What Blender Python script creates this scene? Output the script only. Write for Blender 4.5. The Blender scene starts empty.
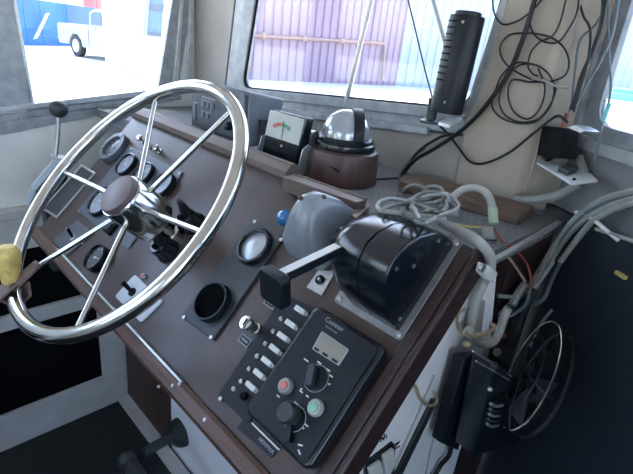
import bpy, math, random
from mathutils import Vector, Matrix
random.seed(7)
SC = bpy.context.scene
COL = SC.collection
V = Vector
# ------------------------------------------------------------------ camera
FPX, CX, CY = 465.0, 316.5, 237.0
ROWS = Matrix(((0.69055, 0.34356, -0.63648), (0.71595, -0.19971, 0.66897), (0.10272, -0.91765, -0.38388)))
EYE = V((0, 0, 1.5))
cam_d = bpy.data.cameras.new('camera')
cam_d.sensor_width = 36.0
cam_d.lens = 36.0 * FPX / 633.0
cam_d.clip_start = 0.02
cam_d.clip_end = 400
cam = bpy.data.objects.new('camera', cam_d)
COL.objects.link(cam)
r_, d_, f_ = ROWS.col[0], ROWS.col[1], ROWS.col[2]
cm = Matrix((r_, -d_, -f_)).transposed().to_4x4()
cm.translation = EYE
cam.matrix_world = cm
SC.camera = cam
# ------------------------------------------------------------------ sky, sun, exposure
SUN_EL, SUN_AZ = math.radians(60), math.radians(292)
world = bpy.data.worlds.new('sky')
SC.world = world
world.use_nodes = True
wn = world.node_tree
sky = wn.nodes.new('ShaderNodeTexSky')
sky.sky_type = 'NISHITA'
sky.sun_disc = False
sky.sun_elevation = SUN_EL
sky.sun_rotation = SUN_AZ
sky.air_density = 1.0
sky.dust_density = 2.5
bg = wn.nodes['Background']
wn.links.new(sky.outputs['Color'], bg.inputs['Color'])
bg.inputs['Strength'].default_value = 0.42
sun_d = bpy.data.lights.new('sun', 'SUN')
sun_d.energy = 4.0
sun_d.color = (1.0, 0.95, 0.88)
sun_d.angle = math.radians(0.6)
sun = bpy.data.objects.new('sun', sun_d)
COL.objects.link(sun)
sdir = V((math.sin(SUN_AZ) * math.cos(SUN_EL), math.cos(SUN_AZ) * math.cos(SUN_EL), math.sin(SUN_EL)))
sun.rotation_euler = sdir.to_track_quat('Z', 'Y').to_euler()
SC.view_settings.view_transform = 'Standard'
SC.view_settings.look = 'None'
SC.view_settings.gamma = 1.0
SC.view_settings.use_curve_mapping = False
SC.view_settings.exposure = 1.75
SC.cycles.max_bounces = 10
SC.cycles.diffuse_bounces = 6
SC.cycles.transparent_max_bounces = 16
SC.cycles.use_denoising = True

# ------------------------------------------------------------------ frames and surveying helpers
AL = math.radians(46.5)                       # slope of the instrument panel
CA, SA = math.cos(AL), math.sin(AL)
PO = EYE + V((0, 0.6 * SA, -0.6 * CA))
PM = Matrix.Translation(PO) @ Matrix.Rotation(AL, 4, 'X')   # panel frame: x along, y up the slope, z out of it
PI_ = PM.inverted()
def ray(x, y): return ROWS @ V(((x - CX) / FPX, (y - CY) / FPX, 1.0))
def on(x, y, p0, n):
    r = ray(x, y); n = V(n)
    return EYE + r * ((V(p0) - EYE).dot(n) / r.dot(n))
def at_x(x, y, X): return on(x, y, (X, 0, 0), (1, 0, 0))
def at_y(x, y, Y): return on(x, y, (0, Y, 0), (0, 1, 0))
def at_z(x, y, Z): return on(x, y, (0, 0, Z), (0, 0, 1))
def at_d(x, y, d): return EYE + ray(x, y).normalized() * d
PN = V((0, -SA, CA))
def pp(x, y, h=0.0):                          # panel coordinates of a sighted point lying h above the panel
    return PI_ @ on(x, y, PO + PN * h, PN)
def pw(u, v, h=0.0): return PM @ V((u, v, h))
def pmat(x, y, h=0.0, rz=0.0):
    q = pp(x, y, h)
    return PM @ Matrix.Translation((q.x, q.y, 0)) @ Matrix.Rotation(rz, 4, 'Z')

# ------------------------------------------------------------------ materials
MATS = {}
def mat(name, col, rough=0.5, metal=0.0, var=0.12, scale=30, bump=0.0, bscale=80, spec=0.5, coat=0.0, trans=0.0, emit=None, estr=1.0, stretch=None, col2=None):
    if name in MATS: return MATS[name]
    m = bpy.data.materials.new(name); m.use_nodes = True
    nt = m.node_tree; b = nt.nodes['Principled BSDF']
    tc = nt.nodes.new('ShaderNodeTexCoord'); mp = nt.nodes.new('ShaderNodeMapping')
    nt.links.new(tc.outputs['Object'], mp.inputs['Vector'])
    if stretch: mp.inputs['Scale'].default_value = stretch
    no = nt.nodes.new('ShaderNodeTexNoise'); no.inputs['Scale'].default_value = scale; no.inputs['Detail'].default_value = 5
    nt.links.new(mp.outputs['Vector'], no.inputs['Vector'])
    cr = nt.nodes.new('ShaderNodeValToRGB')
    c2 = col2 if col2 else tuple(min(1, c * (1 + var)) for c in col)
    c1 = col if col2 else tuple(c * (1 - var) for c in col)
    cr.color_ramp.elements[0].position = 0.3; cr.color_ramp.elements[1].position = 0.7
    cr.color_ramp.elements[0].color = (*c1, 1); cr.color_ramp.elements[1].color = (*c2, 1)
    nt.links.new(no.outputs['Fac'], cr.inputs['Fac'])
    nt.links.new(cr.outputs['Color'], b.inputs['Base Color'])
    b.inputs['Roughness'].default_value = rough; b.inputs['Metallic'].default_value = metal
    b.inputs['Specular IOR Level'].default_value = spec
    b.inputs['Coat Weight'].default_value = coat; b.inputs['Coat Roughness'].default_value = 0.15
    b.inputs['Transmission Weight'].default_value = trans
    if emit:
        b.inputs['Emission Color'].default_value = (*emit, 1); b.inputs['Emission Strength'].default_value = estr
    if bump > 0:
        n2 = nt.nodes.new('ShaderNodeTexNoise'); n2.inputs['Scale'].default_value = bscale; n2.inputs['Detail'].default_value = 3
        nt.links.new(mp.outputs['Vector'], n2.inputs['Vector'])
        bu = nt.nodes.new('ShaderNodeBump'); bu.inputs['Strength'].default_value = bump; bu.inputs['Distance'].default_value = 0.003
        nt.links.new(n2.outputs['Fac'], bu.inputs['Height']); nt.links.new(bu.outputs['Normal'], b.inputs['Normal'])
    MATS[name] = m
    return m
def glass_mat():
    m = bpy.data.materials.new('window_glass'); m.use_nodes = True
    nt = m.node_tree; nt.nodes.clear()
    out = nt.nodes.new('ShaderNodeOutputMaterial'); mx = nt.nodes.new('ShaderNodeMixShader')
    tr = nt.nodes.new('ShaderNodeBsdfTransparent'); gl = nt.nodes.new('ShaderNodeBsdfGlossy'); lw = nt.nodes.new('ShaderNodeLayerWeight')
    tr.inputs['Color'].default_value = (0.95, 0.97, 0.98, 1); gl.inputs['Roughness'].default_value = 0.02
    pw_ = nt.nodes.new('ShaderNodeMath'); pw_.operation = 'POWER'; pw_.inputs[1].default_value = 5.0
    ma = nt.nodes.new('ShaderNodeMath'); ma.operation = 'MULTIPLY_ADD'; ma.inputs[1].default_value = 0.9; ma.inputs[2].default_value = 0.035
    nt.links.new(lw.outputs['Facing'], pw_.inputs[0]); nt.links.new(pw_.outputs[0], ma.inputs[0])
    nt.links.new(ma.outputs[0], mx.inputs[0]); nt.links.new(tr.outputs[0], mx.inputs[1]); nt.links.new(gl.outputs[0], mx.inputs[2])
    nt.links.new(mx.outputs[0], out.inputs[0])
    return m
GLASS = glass_mat()
laminate = mat('brown_laminate', (0.052, 0.033, 0.028), 0.34, var=0.22, scale=14, bump=0.05, bscale=300, spec=0.45)
trimwood = mat('varnished_trim', (0.095, 0.046, 0.034), 0.33, var=0.55, scale=18, stretch=(0.25, 6, 6), bump=0.15, spec=0.5)
darktrim = mat('dark_brown_trim', (0.035, 0.020, 0.020), 0.4, var=0.35, scale=25, stretch=(6, 0.5, 6), spec=0.5)
kneewood = mat('knee_board_wood', (0.055, 0.028, 0.020), 0.5, var=0.4, scale=10, stretch=(4, 4, 0.5))
rawwood = mat('weathered_wood', (0.135, 0.092, 0.07), 0.7, var=0.3, scale=14, stretch=(0.5, 6, 6), bump=0.3)
greywood = mat('grey_brown_wood', (0.12, 0.085, 0.07), 0.5, var=0.35, scale=16, stretch=(0.4, 6, 6), bump=0.15)
whitepaint = mat('white_paint', (0.84, 0.85, 0.87), 0.5, var=0.06, scale=8, bump=0.05)
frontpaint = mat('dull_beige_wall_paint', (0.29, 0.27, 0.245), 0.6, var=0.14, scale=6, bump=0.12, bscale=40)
rightpaint = mat('shaded_wall_paint', (0.15, 0.155, 0.17), 0.6, var=0.12, scale=6, bump=0.1, bscale=40)  # wall paint darkened and blued: shade on this wall put into colour
rightframe = mat('dull_window_rim', (0.19, 0.21, 0.24), 0.5, metal=0.2, var=0.2, scale=30)
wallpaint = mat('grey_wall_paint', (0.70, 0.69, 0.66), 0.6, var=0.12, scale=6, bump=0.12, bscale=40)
postpaint = mat('beige_post_paint', (0.32, 0.285, 0.24), 0.6, var=0.14, scale=7, bump=0.15, bscale=50)
ceilpaint = mat('ceiling_paint', (0.45, 0.44, 0.41), 0.7, var=0.05)
lockpaint = mat('grey_locker_paint', (0.50, 0.49, 0.47), 0.55, var=0.1, scale=12)
boxpaint = mat('pale_blue_grey_box_paint', (0.58, 0.64, 0.70), 0.4, var=0.08, scale=20)
rimgrey = mat('grey_window_rim', (0.26, 0.28, 0.30), 0.45, metal=0.2, var=0.2, scale=30)
dimmetal = mat('dull_screw_metal', (0.22, 0.22, 0.22), 0.4, metal=0.6)
platemetal = mat('dull_base_plate', (0.26, 0.26, 0.265), 0.42, metal=0.6, var=0.2, scale=40)
hole = mat('dark_recess_shade', (0.006, 0.007, 0.008), 0.9, spec=0.0)  # near-black colour stands for the shade inside openings
alu = mat('aluminium', (0.60, 0.62, 0.64), 0.42, metal=0.85, var=0.15, scale=40)
alu_dull = mat('oxidised_aluminium', (0.31, 0.33, 0.35), 0.45, metal=0.25, var=0.2, scale=30, bump=0.1)
chrome = mat('polished_steel', (0.62, 0.615, 0.60), 0.13, metal=1.0, var=0.06, scale=25)
steel = mat('brushed_steel', (0.46, 0.46, 0.46), 0.38, metal=0.8, var=0.12, scale=60)
black = mat('black_plastic', (0.006, 0.009, 0.014), 0.42, var=0.2, spec=0.3)  # slightly blue: the blue cast of shadows is put into the blacks
blackgl = mat('glossy_black', (0.005, 0.008, 0.013), 0.2, var=0.2, spec=0.6)
blackmat = mat('matt_black', (0.005, 0.006, 0.008), 0.7, var=0.2, spec=0.15)
char = mat('charcoal_plastic', (0.026, 0.030, 0.036), 0.45, var=0.15)
bluegrey = mat('blue_grey_plate', (0.075, 0.088, 0.110), 0.38, var=0.12, scale=20)
greyplas = mat('grey_plastic', (0.135, 0.155, 0.18), 0.42, var=0.1)
greycast = mat('grey_cast_housing', (0.20, 0.225, 0.26), 0.26, var=0.15, scale=20, spec=0.6)
dialmat = mat('gauge_dial', (0.27, 0.32, 0.39), 0.35, var=0.15, scale=60, coat=0.6)  # pale blue puts the sky reflected in the glass into the dial colour
dialdark = mat('dark_gauge_dial', (0.04, 0.05, 0.06), 0.3, var=0.2, scale=60, coat=0.6)
silver = mat('silver_dial', (0.42, 0.45, 0.50), 0.25, metal=0.4, var=0.25, scale=35, coat=0.5)
ink = mat('white_ink', (0.60, 0.62, 0.64), 0.5)
dimink = mat('grey_ink', (0.28, 0.30, 0.33), 0.5)
wood_cap = mat('brown_hub_cap', (0.105, 0.072, 0.072), 0.42, var=0.1)
yellow = mat('worn_yellow_paint', (0.62, 0.46, 0.14), 0.5, var=0.25, scale=60, bump=0.1)
rust = mat('brown_bracket', (0.13, 0.085, 0.075), 0.55, var=0.3, scale=60, bump=0.2)
white = mat('white_plastic', (0.62, 0.63, 0.62), 0.4, var=0.05)
whiteplate = mat('white_switch_plate', (0.50, 0.54, 0.58), 0.4, var=0.06)
hosew = mat('grey_white_hose', (0.33, 0.33, 0.31), 0.45, var=0.12, scale=40)
cablew = mat('light_grey_cable', (0.24, 0.25, 0.24), 0.45, var=0.15, scale=40)
blackwire = mat('black_wire', (0.008, 0.009, 0.013), 0.5, var=0.2, spec=0.3)
greywire = mat('blue_grey_wire', (0.075, 0.105, 0.13), 0.45)
redwire = mat('red_wire', (0.22, 0.05, 0.05), 0.5)
yelwire = mat('yellow_wire', (0.45, 0.38, 0.12), 0.5)
greenw = mat('green_sleeve', (0.32, 0.42, 0.32), 0.5)
tealw = mat('teal_splice', (0.10, 0.38, 0.42), 0.5)
tan = mat('frayed_tan_wire', (0.34, 0.27, 0.17), 0.6, var=0.3, scale=80)
carpet = mat('grey_carpet', (0.165, 0.175, 0.185), 0.95, var=0.45, scale=160, bump=0.6, bscale=400)
navy = mat('navy_lining', (0.003, 0.009, 0.018), 0.9, var=0.2, scale=30, bump=0.1)
dgreen = mat('dark_green_carpet', (0.006, 0.011, 0.012), 0.95, var=0.35, scale=120, bump=0.4, bscale=300)
floorm = mat('dark_floor_mat', (0.010, 0.014, 0.015), 0.85, var=0.25, scale=40)
blueball = mat('blue_lens', (0.01, 0.16, 0.42), 0.12, var=0.2, coat=1.0)
redbtn = mat('red_button', (0.55, 0.16, 0.14), 0.4, var=0.05)
greenbtn = mat('green_button', (0.22, 0.48, 0.32), 0.4, var=0.05)
ringgrey = mat('grey_button_ring', (0.34, 0.36, 0.35), 0.4)
lcd = mat('lcd_glass', (0.24, 0.22, 0.19), 0.3, var=0.06)
lcdgreen = mat('green_lcd', (0.05, 0.10, 0.07), 0.3, var=0.1)
meterw = mat('white_meter_scale', (0.52, 0.54, 0.52), 0.35, var=0.04)
redarc = mat('red_scale_band', (0.55, 0.16, 0.12), 0.5)
greenarc = mat('green_scale_band', (0.14, 0.34, 0.22), 0.5)
domeglass = mat('compass_dome', (0.36, 0.39, 0.43), 0.16, metal=0.45, var=0.25, scale=20, coat=1.0)
compwood = mat('compass_box_wood', (0.085, 0.045, 0.040), 0.4, var=0.35, scale=14, stretch=(5, 5, 0.5))
crankm = mat('dark_green_cast_iron', (0.020, 0.028, 0.028), 0.45, var=0.25)
ground_m = mat('sunlit_concrete', (0.55, 0.54, 0.52), 0.9, var=0.08, scale=0.6)
pinkm = mat('pink_corrugated_metal', (0.30, 0.205, 0.255), 0.6, var=0.08, scale=1.5)
pipem = mat('orange_brown_pipe', (0.36, 0.22, 0.18), 0.6)
palem = mat('pale_corrugated_metal', (0.33, 0.36, 0.42), 0.6, var=0.05, scale=1.5)
bluefence = mat('blue_tarp', (0.006, 0.11, 0.44), 0.6, var=0.2, scale=0.5)
bluefence2 = mat('violet_blue_tarp', (0.05, 0.12, 0.42), 0.6, var=0.15, scale=0.5)
truckm = mat('pale_truck_paint', (0.27, 0.325, 0.33), 0.5, var=0.03)
tglass = mat('truck_glass', (0.05, 0.10, 0.16), 0.4)
tyre = mat('tyre_rubber', (0.025, 0.027, 0.03), 0.8)
hubm = mat('wheel_rim', (0.35, 0.38, 0.40), 0.4, metal=0.5)
redbox = mat('red_container_paint', (0.45, 0.12, 0.12), 0.6)
outwhite = mat('white_building_paint', (0.78, 0.78, 0.77), 0.7, var=0.03, scale=1)
outglass = mat('outside_window', (0.16, 0.24, 0.32), 0.2)
tealtarp = mat('teal_tarp', (0.12, 0.42, 0.46), 0.7)

# ------------------------------------------------------------------ mesh builder
class MB:
    def __init__(s): s.v = []; s.f = []
    def add(s, vs, fs, M=None):
        o = len(s.v)
        s.v += [(M @ V(p)) if M else V(p) for p in vs]
        s.f += [tuple(i + o for i in f) for f in fs]
        return s
    def box(s, x0, x1, y0, y1, z0, z1, M=None):
        vs = [(x, y, z) for z in (z0, z1) for y in (y0, y1) for x in (x0, x1)]
        return s.add(vs, [(0, 2, 3, 1), (4, 5, 7, 6), (0, 1, 5, 4), (2, 6, 7, 3), (0, 4, 6, 2), (1, 3, 7, 5)], M)
    def prism(s, poly, z0, z1, M=None):                      # polygon (ccw seen from +z) pulled along z
        n = len(poly)
        vs = [(p[0], p[1], z0) for p in poly] + [(p[0], p[1], z1) for p in poly]
        fs = [tuple(range(n - 1, -1, -1)), tuple(range(n, 2 * n))] + [(i, (i + 1) % n, n + (i + 1) % n, n + i) for i in range(n)]
        return s.add(vs, fs, M)
    def slab(s, pts, d):                                     # 3-D polygon thickened by the vector d
        n = len(pts); d = V(d)
        vs = [V(p) for p in pts] + [V(p) + d for p in pts]
        fs = [tuple(range(n)), tuple(range(2 * n - 1, n - 1, -1))] + [(i, n + i, n + (i + 1) % n, (i + 1) % n) for i in range(n)]
        return s.add(vs, fs)
    def ring(s, outer, inner, d):                            # frame between two equal-count outlines, thickened by d
        n = len(outer); d = V(d)
        vs = [V(p) for p in outer] + [V(p) for p in inner] + [V(p) + d for p in outer] + [V(p) + d for p in inner]
        fs = []
        for i in range(n):
            j = (i + 1) % n
            fs += [(i, j, n + j, n + i), (2 * n + i, 3 * n + i, 3 * n + j, 2 * n + j), (i, 2 * n + i, 2 * n + j, j), (n + i, n + j, 3 * n + j, 3 * n + i)]
        return s.add(vs, fs)
    def loft(s, secs, M=None, closed_path=False):
        n = len(secs[0]); vs = [p for q in secs for p in q]; fs = []
        k = len(secs)
        for a in range(k if closed_path else k - 1):
            b = (a + 1) % k
            fs += [(a * n + i, a * n + (i + 1) % n, b * n + (i + 1) % n, b * n + i) for i in range(n)]
        if not closed_path: fs += [tuple(range(n - 1, -1, -1)), tuple(range((k - 1) * n, k * n))]
        return s.add(vs, fs, M)
    def lathe(s, prof, seg=24, M=None):                      # (r, z) profile about z; closed caps
        secs = [[(r * math.cos(2 * math.pi * i / seg), r * math.sin(2 * math.pi * i / seg), z) for i in range(seg)] for r, z in prof]
        return s.loft(secs, M)
    def cyl(s, p0, p1, r0, r1=None, seg=12):
        p0, p1 = V(p0), V(p1); r1 = r0 if r1 is None else r1
        d = p1 - p0; M = Matrix.Translation(p0) @ d.to_track_quat('Z', 'Y').to_matrix().to_4x4()
        return s.lathe([(r0, 0), (r1, d.length)], seg, M)
    def ball(s, c, r, seg=16, M=None, sc=(1, 1, 1)):
        k = seg // 2
        prof = [(max(1e-4, r * math.sin(math.pi * i / k)), -r * math.cos(math.pi * i / k)) for i in range(k + 1)]
        MM = Matrix.Translation(c) @ Matrix.Diagonal((*sc, 1))
        return s.lathe(prof, seg, (M @ MM) if M else MM)
    def torus(s, R, r, M=None, seg=48, k=12, arc=None):
        a0, a1 = arc if arc else (0, 2 * math.pi)
        n = seg if not arc else seg + 1
        secs = []
        for i in range(n):
            a = a0 + (a1 - a0) * i / seg
            secs.append([((R + r * math.cos(2 * math.pi * j / k)) * math.cos(a), (R + r * math.cos(2 * math.pi * j / k)) * math.sin(a), r * math.sin(2 * math.pi * j / k)) for j in range(k)])
        return s.loft(secs, M, closed_path=not arc)
    def tube(s, pts, r, seg=8, closed=False, sub=5, flat=None):
        pts = smooth(pts, sub, closed) if sub > 1 else [V(p) for p in pts]
        n = len(pts); up = None; secs = []
        for i, p in enumerate(pts):
            if closed: t = pts[(i + 1) % n] - pts[i - 1]
            else: t = pts[min(i + 1, n - 1)] - pts[max(i - 1, 0)]
            if t.length < 1e-9: t = V((0, 0, 1))
            t.normalize()
            if up is None:
                up = t.orthogonal().normalized()
            up = (up - t * up.dot(t))
            up = up.normalized() if up.length > 1e-6 else t.orthogonal().normalized()
            bi = t.cross(up); ra = r(i / (n - 1)) if callable(r) else r
            secs.append([p + (up * math.cos(2 * math.pi * j / seg) + bi * math.sin(2 * math.pi * j / seg)) * ra for j in range(seg)])
        return s.loft(secs, None, closed_path=closed)
    def build(s, name, m, parent=None, M=None, world=False, bevel=0.0, seg=2, sharp=35):
        me = bpy.data.meshes.new(name)
        vs = s.v
        if world and parent is not None:
            inv = parent.matrix_basis.inverted()
            if parent.parent: inv = (parent.parent.matrix_basis @ parent.matrix_basis).inverted()
            vs = [inv @ p for p in vs]
        me.from_pydata([tuple(p) for p in vs], [], s.f)
        import bmesh
        bm = bmesh.new(); bm.from_mesh(me)
        bmesh.ops.recalc_face_normals(bm, faces=bm.faces); bm.to_mesh(me); bm.free()
        me.shade_smooth(); me.set_sharp_from_angle(angle=math.radians(sharp))
        me.materials.append(m)
        o = bpy.data.objects.new(name, me); COL.objects.link(o)
        if parent: o.parent = parent
        if M is not None: o.matrix_basis = M
        if bevel:
            b = o.modifiers.new('bevel', 'BEVEL'); b.width = bevel; b.segments = seg; b.limit_method = 'ANGLE'; b.angle_limit = math.radians(40)
        return o
def smooth(pts, sub, closed=False):
    pts = [V(p) for p in pts]; n = len(pts); out = []
    for i in range(n if closed else n - 1):
        p0 = pts[i - 1] if (closed or i > 0) else pts[0] * 2 - pts[1]
        p1, p2 = pts[i], pts[(i + 1) % n]
        p3 = pts[(i + 2) % n] if (closed or i + 2 < n) else pts[-1] * 2 - pts[-2]
        for k in range(sub):
            t = k / sub
            out.append(0.5 * ((2 * p1) + (p2 - p0) * t + (2 * p0 - 5 * p1 + 4 * p2 - p3) * t * t + (3 * p1 - p0 - 3 * p2 + p3) * t ** 3))
    if not closed: out.append(pts[-1])
    return out
def tag(o, label, cat, group=None):
    o['label'] = label; o['category'] = cat
    if group: o['group'] = group
    return o
def thing(name, label, cat, M=None, group=None):
    o = bpy.data.objects.new(name, None); o.empty_display_size = 0.05; COL.objects.link(o)
    if M is not None: o.matrix_basis = M if isinstance(M, Matrix) else Matrix.Translation(M)
    return tag(o, label, cat, group)
def struct(name, mb, m, **k):
    o = mb.build(name, m, **k)
    if 'parent' not in k: o['kind'] = 'structure'
    return o
def text(body, size, m, parent, M, name='lettering'):
    cu = bpy.data.curves.new(name, 'FONT'); cu.body = body; cu.size = size; cu.extrude = size * 0.03; cu.align_x = 'CENTER'; cu.align_y = 'CENTER'; cu.resolution_u = 2
    to = bpy.data.objects.new('tmp_text', cu); COL.objects.link(to)
    bpy.context.view_layer.update()
    me = bpy.data.meshes.new_from_object(to.evaluated_get(bpy.context.evaluated_depsgraph_get()))
    bpy.data.objects.remove(to)
    me.materials.clear(); me.materials.append(m); me.name = name
    o = bpy.data.objects.new(name, me); COL.objects.link(o); o.parent = parent; o.matrix_basis = M
    return o
def rrect(w, h, r, k=4):
    out = []
    for cx, cy, a0 in ((w / 2 - r, h / 2 - r, 0), (-w / 2 + r, h / 2 - r, 90), (-w / 2 + r, -h / 2 + r, 180), (w / 2 - r, -h / 2 + r, 270)):
        for i in range(k + 1):
            a = math.radians(a0 + 90 * i / k); out.append((cx + r * math.cos(a), cy + r * math.sin(a)))
    return out
def rounded(poly, r, k=4):                                   # rounds the corners of a 3-D polygon
    poly = [V(p) for p in poly]; n = len(poly); out = []
    for i in range(n):
        a, b, c = poly[i - 1], poly[i], poly[(i + 1) % n]
        p0 = b + (a - b).normalized() * r; p1 = b + (c - b).normalized() * r
        for t in range(k + 1):
            t = t / k; out.append(p0 * (1 - t) ** 2 + b * 2 * t * (1 - t) + p1 * t * t)
    return out
def line_z(p, q, z):                                         # the point of height z on the line p-q
    p, q = V(p), V(q); return p + (q - p) * ((z - p.z) / (q.z - p.z))

# ================================================================== THE WHEELHOUSE
XL, YF = -1.66, 0.975                                        # inner faces of the port wall and the front wall
ZC, SH = 2.10, 1.225                                         # ceiling and shelf heights
struct('floor', MB().slab([(-1.78, -1.6, 0), (1.5, -1.6, 0), (1.5, 1.4, 0), (-1.78, 1.4, 0)], (0, 0, -0.06)), floorm)
struct('ceiling', MB().slab([(-2.15, -1.65, ZC), (1.6, -1.65, ZC), (1.6, 1.45, ZC), (-2.15, 1.45, ZC)], (0, 0, 0.06)), ceilpaint)  # reaches past the walls as an added, unseen eave that keeps sun out
# port wall with its window opening
def yz(y, z): return V((XL, y, z))
gBL, gBR, gR = at_x(34, 104.5, XL), at_x(158, 90, XL), at_x(174, -8, XL)
gTL = line_z(gBL, at_x(16, 0, XL), 1.95)
g1 = [gBL, gBR, gR, yz(gR.y, 1.95), gTL]
fR = at_x(193.5, -8, XL)
h1 = [at_x(30, 127, XL), at_x(177, 97, XL), fR, yz(fR.y, 2.0), yz(gTL.y - .03, 2.0)]
YS = .30
outer = [yz(YS, 0), yz(YF, 0), yz(YF, 1.62), yz(YF, ZC), yz(YS, ZC)]
h4 = [yz(-1.25, 1.30), yz(.24, 1.30), yz(.24, 2.0), yz(-1.25, 2.0)]; g4 = [yz(-1.21, 1.34), yz(.21, 1.34), yz(.21, 1.97), yz(-1.21, 1.97)]
mb = MB().ring(outer, h1, (-0.012, 0, 0)); mb.ring([yz(-1.6, 0), yz(YS, 0), yz(YS, ZC), yz(-1.6, ZC)], h4, (-.012, 0, 0))
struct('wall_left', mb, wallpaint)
w4 = bpy.data.objects.new('window_4', None); COL.objects.link(w4); w4.location = h4[0]; w4['kind'] = 'structure'
MB().ring(rounded(h4, .01), rounded(g4, .03), (-.011, 0, 0)).build('window_frame', alu_dull, w4, world=True)
MB().slab([p + V((-.004, 0, 0)) for p in rounded(g4, .03)], (-.004, 0, 0)).build('pane', GLASS, w4, world=True)
w1 = bpy.data.objects.new('window_1', None); COL.objects.link(w1); w1.location = gBL; w1['kind'] = 'structure'
MB().ring(rounded(h1, 0.008), rounded(g1, 0.02), (-0.011, 0, 0)).build('window_frame', alu_dull, w1, world=True)
def xrail(name, px4, off, m): MB().slab([at_x(a, b, XL) + V((off, 0, 0)) for a, b in px4], (-off - .002, 0, 0)).build(name, m, w1, world=True, bevel=.002)
xrail('sill_rail', ((-60, 119), (180, 91), (179, 86), (-60, 113)), .014, alu)
xrail('sill_trim', ((-60, 146), (180, 99), (180, 95.5), (-60, 131)), .010, alu_dull)
xrail('sill_trim', ((-60, 130), (180, 95), (180, 92), (-60, 122)), .006, alu_dull)
xrail('jamb_rail', ((184, 92), (190, 86), (193.5, -8), (189, -8)), .012, alu)
xrail('jamb_rail', ((172, 90), (177, 87), (183, -8), (180, -8)), .010, alu)
pcv = [yz(.25, at_x(31, 104.5, XL).z - .01), at_x(31, 104.5, XL), line_z(at_x(31, 104.5, XL), at_x(13, 0, XL), 1.97), yz(.25, 1.97)]
MB().slab([p + V((.005, 0, 0)) for p in pcv], (-.007, 0, 0)).build('post_cover', alu_dull, w1, world=True, bevel=.002)
xrail('post_strip', ((31, 104), (34, 104), (16, 0), (12, 0)), .008, alu)
MB().slab([p + V((-.004, 0, 0)) for p in rounded(g1, .02)], (-0.004, 0, 0)).build('pane', GLASS, w1, world=True)
for px, py in ((180.5, 33), (88, 111), (20, 119)):
    c = at_x(px, py, XL); MB().cyl(c, c + V((.016, 0, 0)), .005).build('screw', steel, w1, world=True)
# front wall, window with a rounded corner and a centre bar
Y = YF
a_ = at_y(243.5, 73, Y); b_ = at_y(256, 0, Y)
gl = [at_y(244, 88, Y), at_y(470, 110, Y), line_z(at_y(470, 90, Y), at_y(500, 0, Y), 1.95), line_z(a_, b_, 1.95)]
ho = [at_y(224, 101, Y), at_y(470, 135, Y), gl[2] + V((0, 0, .03)), line_z(at_y(229, 88, Y), at_y(238, 0, Y), 1.98)]
XR = -0.345
outer = [V((XL, Y, 0)), V((XR, Y, 0)), V((XR, Y, ZC)), V((XL, Y, ZC))]
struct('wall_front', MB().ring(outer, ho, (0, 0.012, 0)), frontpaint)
w2 = bpy.data.objects.new('window_2', None); COL.objects.link(w2); w2.location = gl[0]; w2['kind'] = 'structure'
MB().ring(rounded(ho, 0.03), rounded(gl, 0.045), (0, 0.011, 0)).build('window_frame', alu_dull, w2, world=True)
o1 = V((0, -0.012, 0))
oo = [at_y(236, 95.5, Y), at_y(474, 122, Y), ho[2] + V((0.01, 0, 0)), line_z(at_y(238, 88, Y), at_y(248, 0, Y), 1.97)]
MB().ring([p + o1 for p in rounded(oo, 0.05)], [p + o1 for p in rounded(gl, 0.045)], (0, 0.02, 0)).build('inner_rim', rimgrey, w2, world=True, bevel=0.002)
MB().slab([at_y(246, 109, Y) + o1, at_y(430, 135, Y) + o1, at_y(430, 127, Y) + o1, at_y(246, 101.5, Y) + o1], (0, 0.02, 0)).build('sill_rail', alu_dull, w2, world=True, bevel=0.002)
MB().slab([p + V((0, .004, 0)) for p in rounded(gl, 0.045)], (0, 0.004, 0)).build('pane', GLASS, w2, world=True)
gk = sum(gl, V()) / 4
MB().ring([p + o1 * .5 for p in rounded([gk + (p - gk) * 1.012 for p in gl], .047)], [p + o1 * .5 for p in rounded([gk + (p - gk) * .985 for p in gl], .043)], (0, .004, 0)).build('gasket', blackmat, w2, world=True)
MB().ring([p + V((0, -.002, 0)) for p in rounded([ho[0] + V((-.006, 0, -.006)), ho[1] + V((.006, 0, -.006)), ho[2] + V((.006, 0, .006)), ho[3] + V((-.006, 0, .006))], .034)], [p + V((0, -.002, 0)) for p in rounded(ho, .03)], (0, .003, 0)).build('outer_seal', char, w2, world=True)
mb = MB(); mb.cyl(at_y(345, 107, Y - .006), line_z(at_y(345, 107, Y - .006), at_y(371, 0, Y - .006), 1.95), .0068, seg=8)
mb.build('centre_bar', steel, w2, world=True)
for px, py in ((303, 109), (370, 117)):
    c = at_y(px, py, Y - .012); MB().cyl(c, c + V((0, -.004, 0)), .004).build('screw', steel, w2, world=True)
# bow post
YP = YF - 0.01
pl = [at_y(455, 176, YP), at_y(524, 185, YP), line_z(at_y(524, 170, YP), at_y(565, 0, YP), ZC), line_z(at_y(470, 90, YP), at_y(500, 0, YP), ZC)]
pl[0].z = pl[1].z = SH
pl.insert(1, pl[0].copy()); pl[0] = at_y(455, 176, YP)
back = [p + V((0.0, .12, 0)) for p in pl]
mb = MB()
L0, L1, L2 = at_y(455, 176, YP), at_y(470, 90, YP), line_z(at_y(470, 90, YP), at_y(500, 0, YP), ZC)
R0, R1, R2 = at_y(522, 176, YP), at_y(543, 86, YP), line_z(at_y(543, 86, YP), at_y(564, 4, YP), ZC)
L0 = line_z(L0, L1, SH); R0 = line_z(R0, R1, SH)
S = [q + V((.085, .075, 0)) for q in (R0, R1, R2)]
Bk = [q + V((0.0, .10, 0)) for q in (L0, L1, L2)]
secs = [[L, Rr, s_, V((s_.x, YF + .1, s_.z)), b] for L, Rr, s_, b in zip((L0, L1, L2), (R0, R1, R2), S, Bk)]
mb.loft(secs)
struct('trim_1', mb, postpaint, bevel=0.006)
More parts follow.
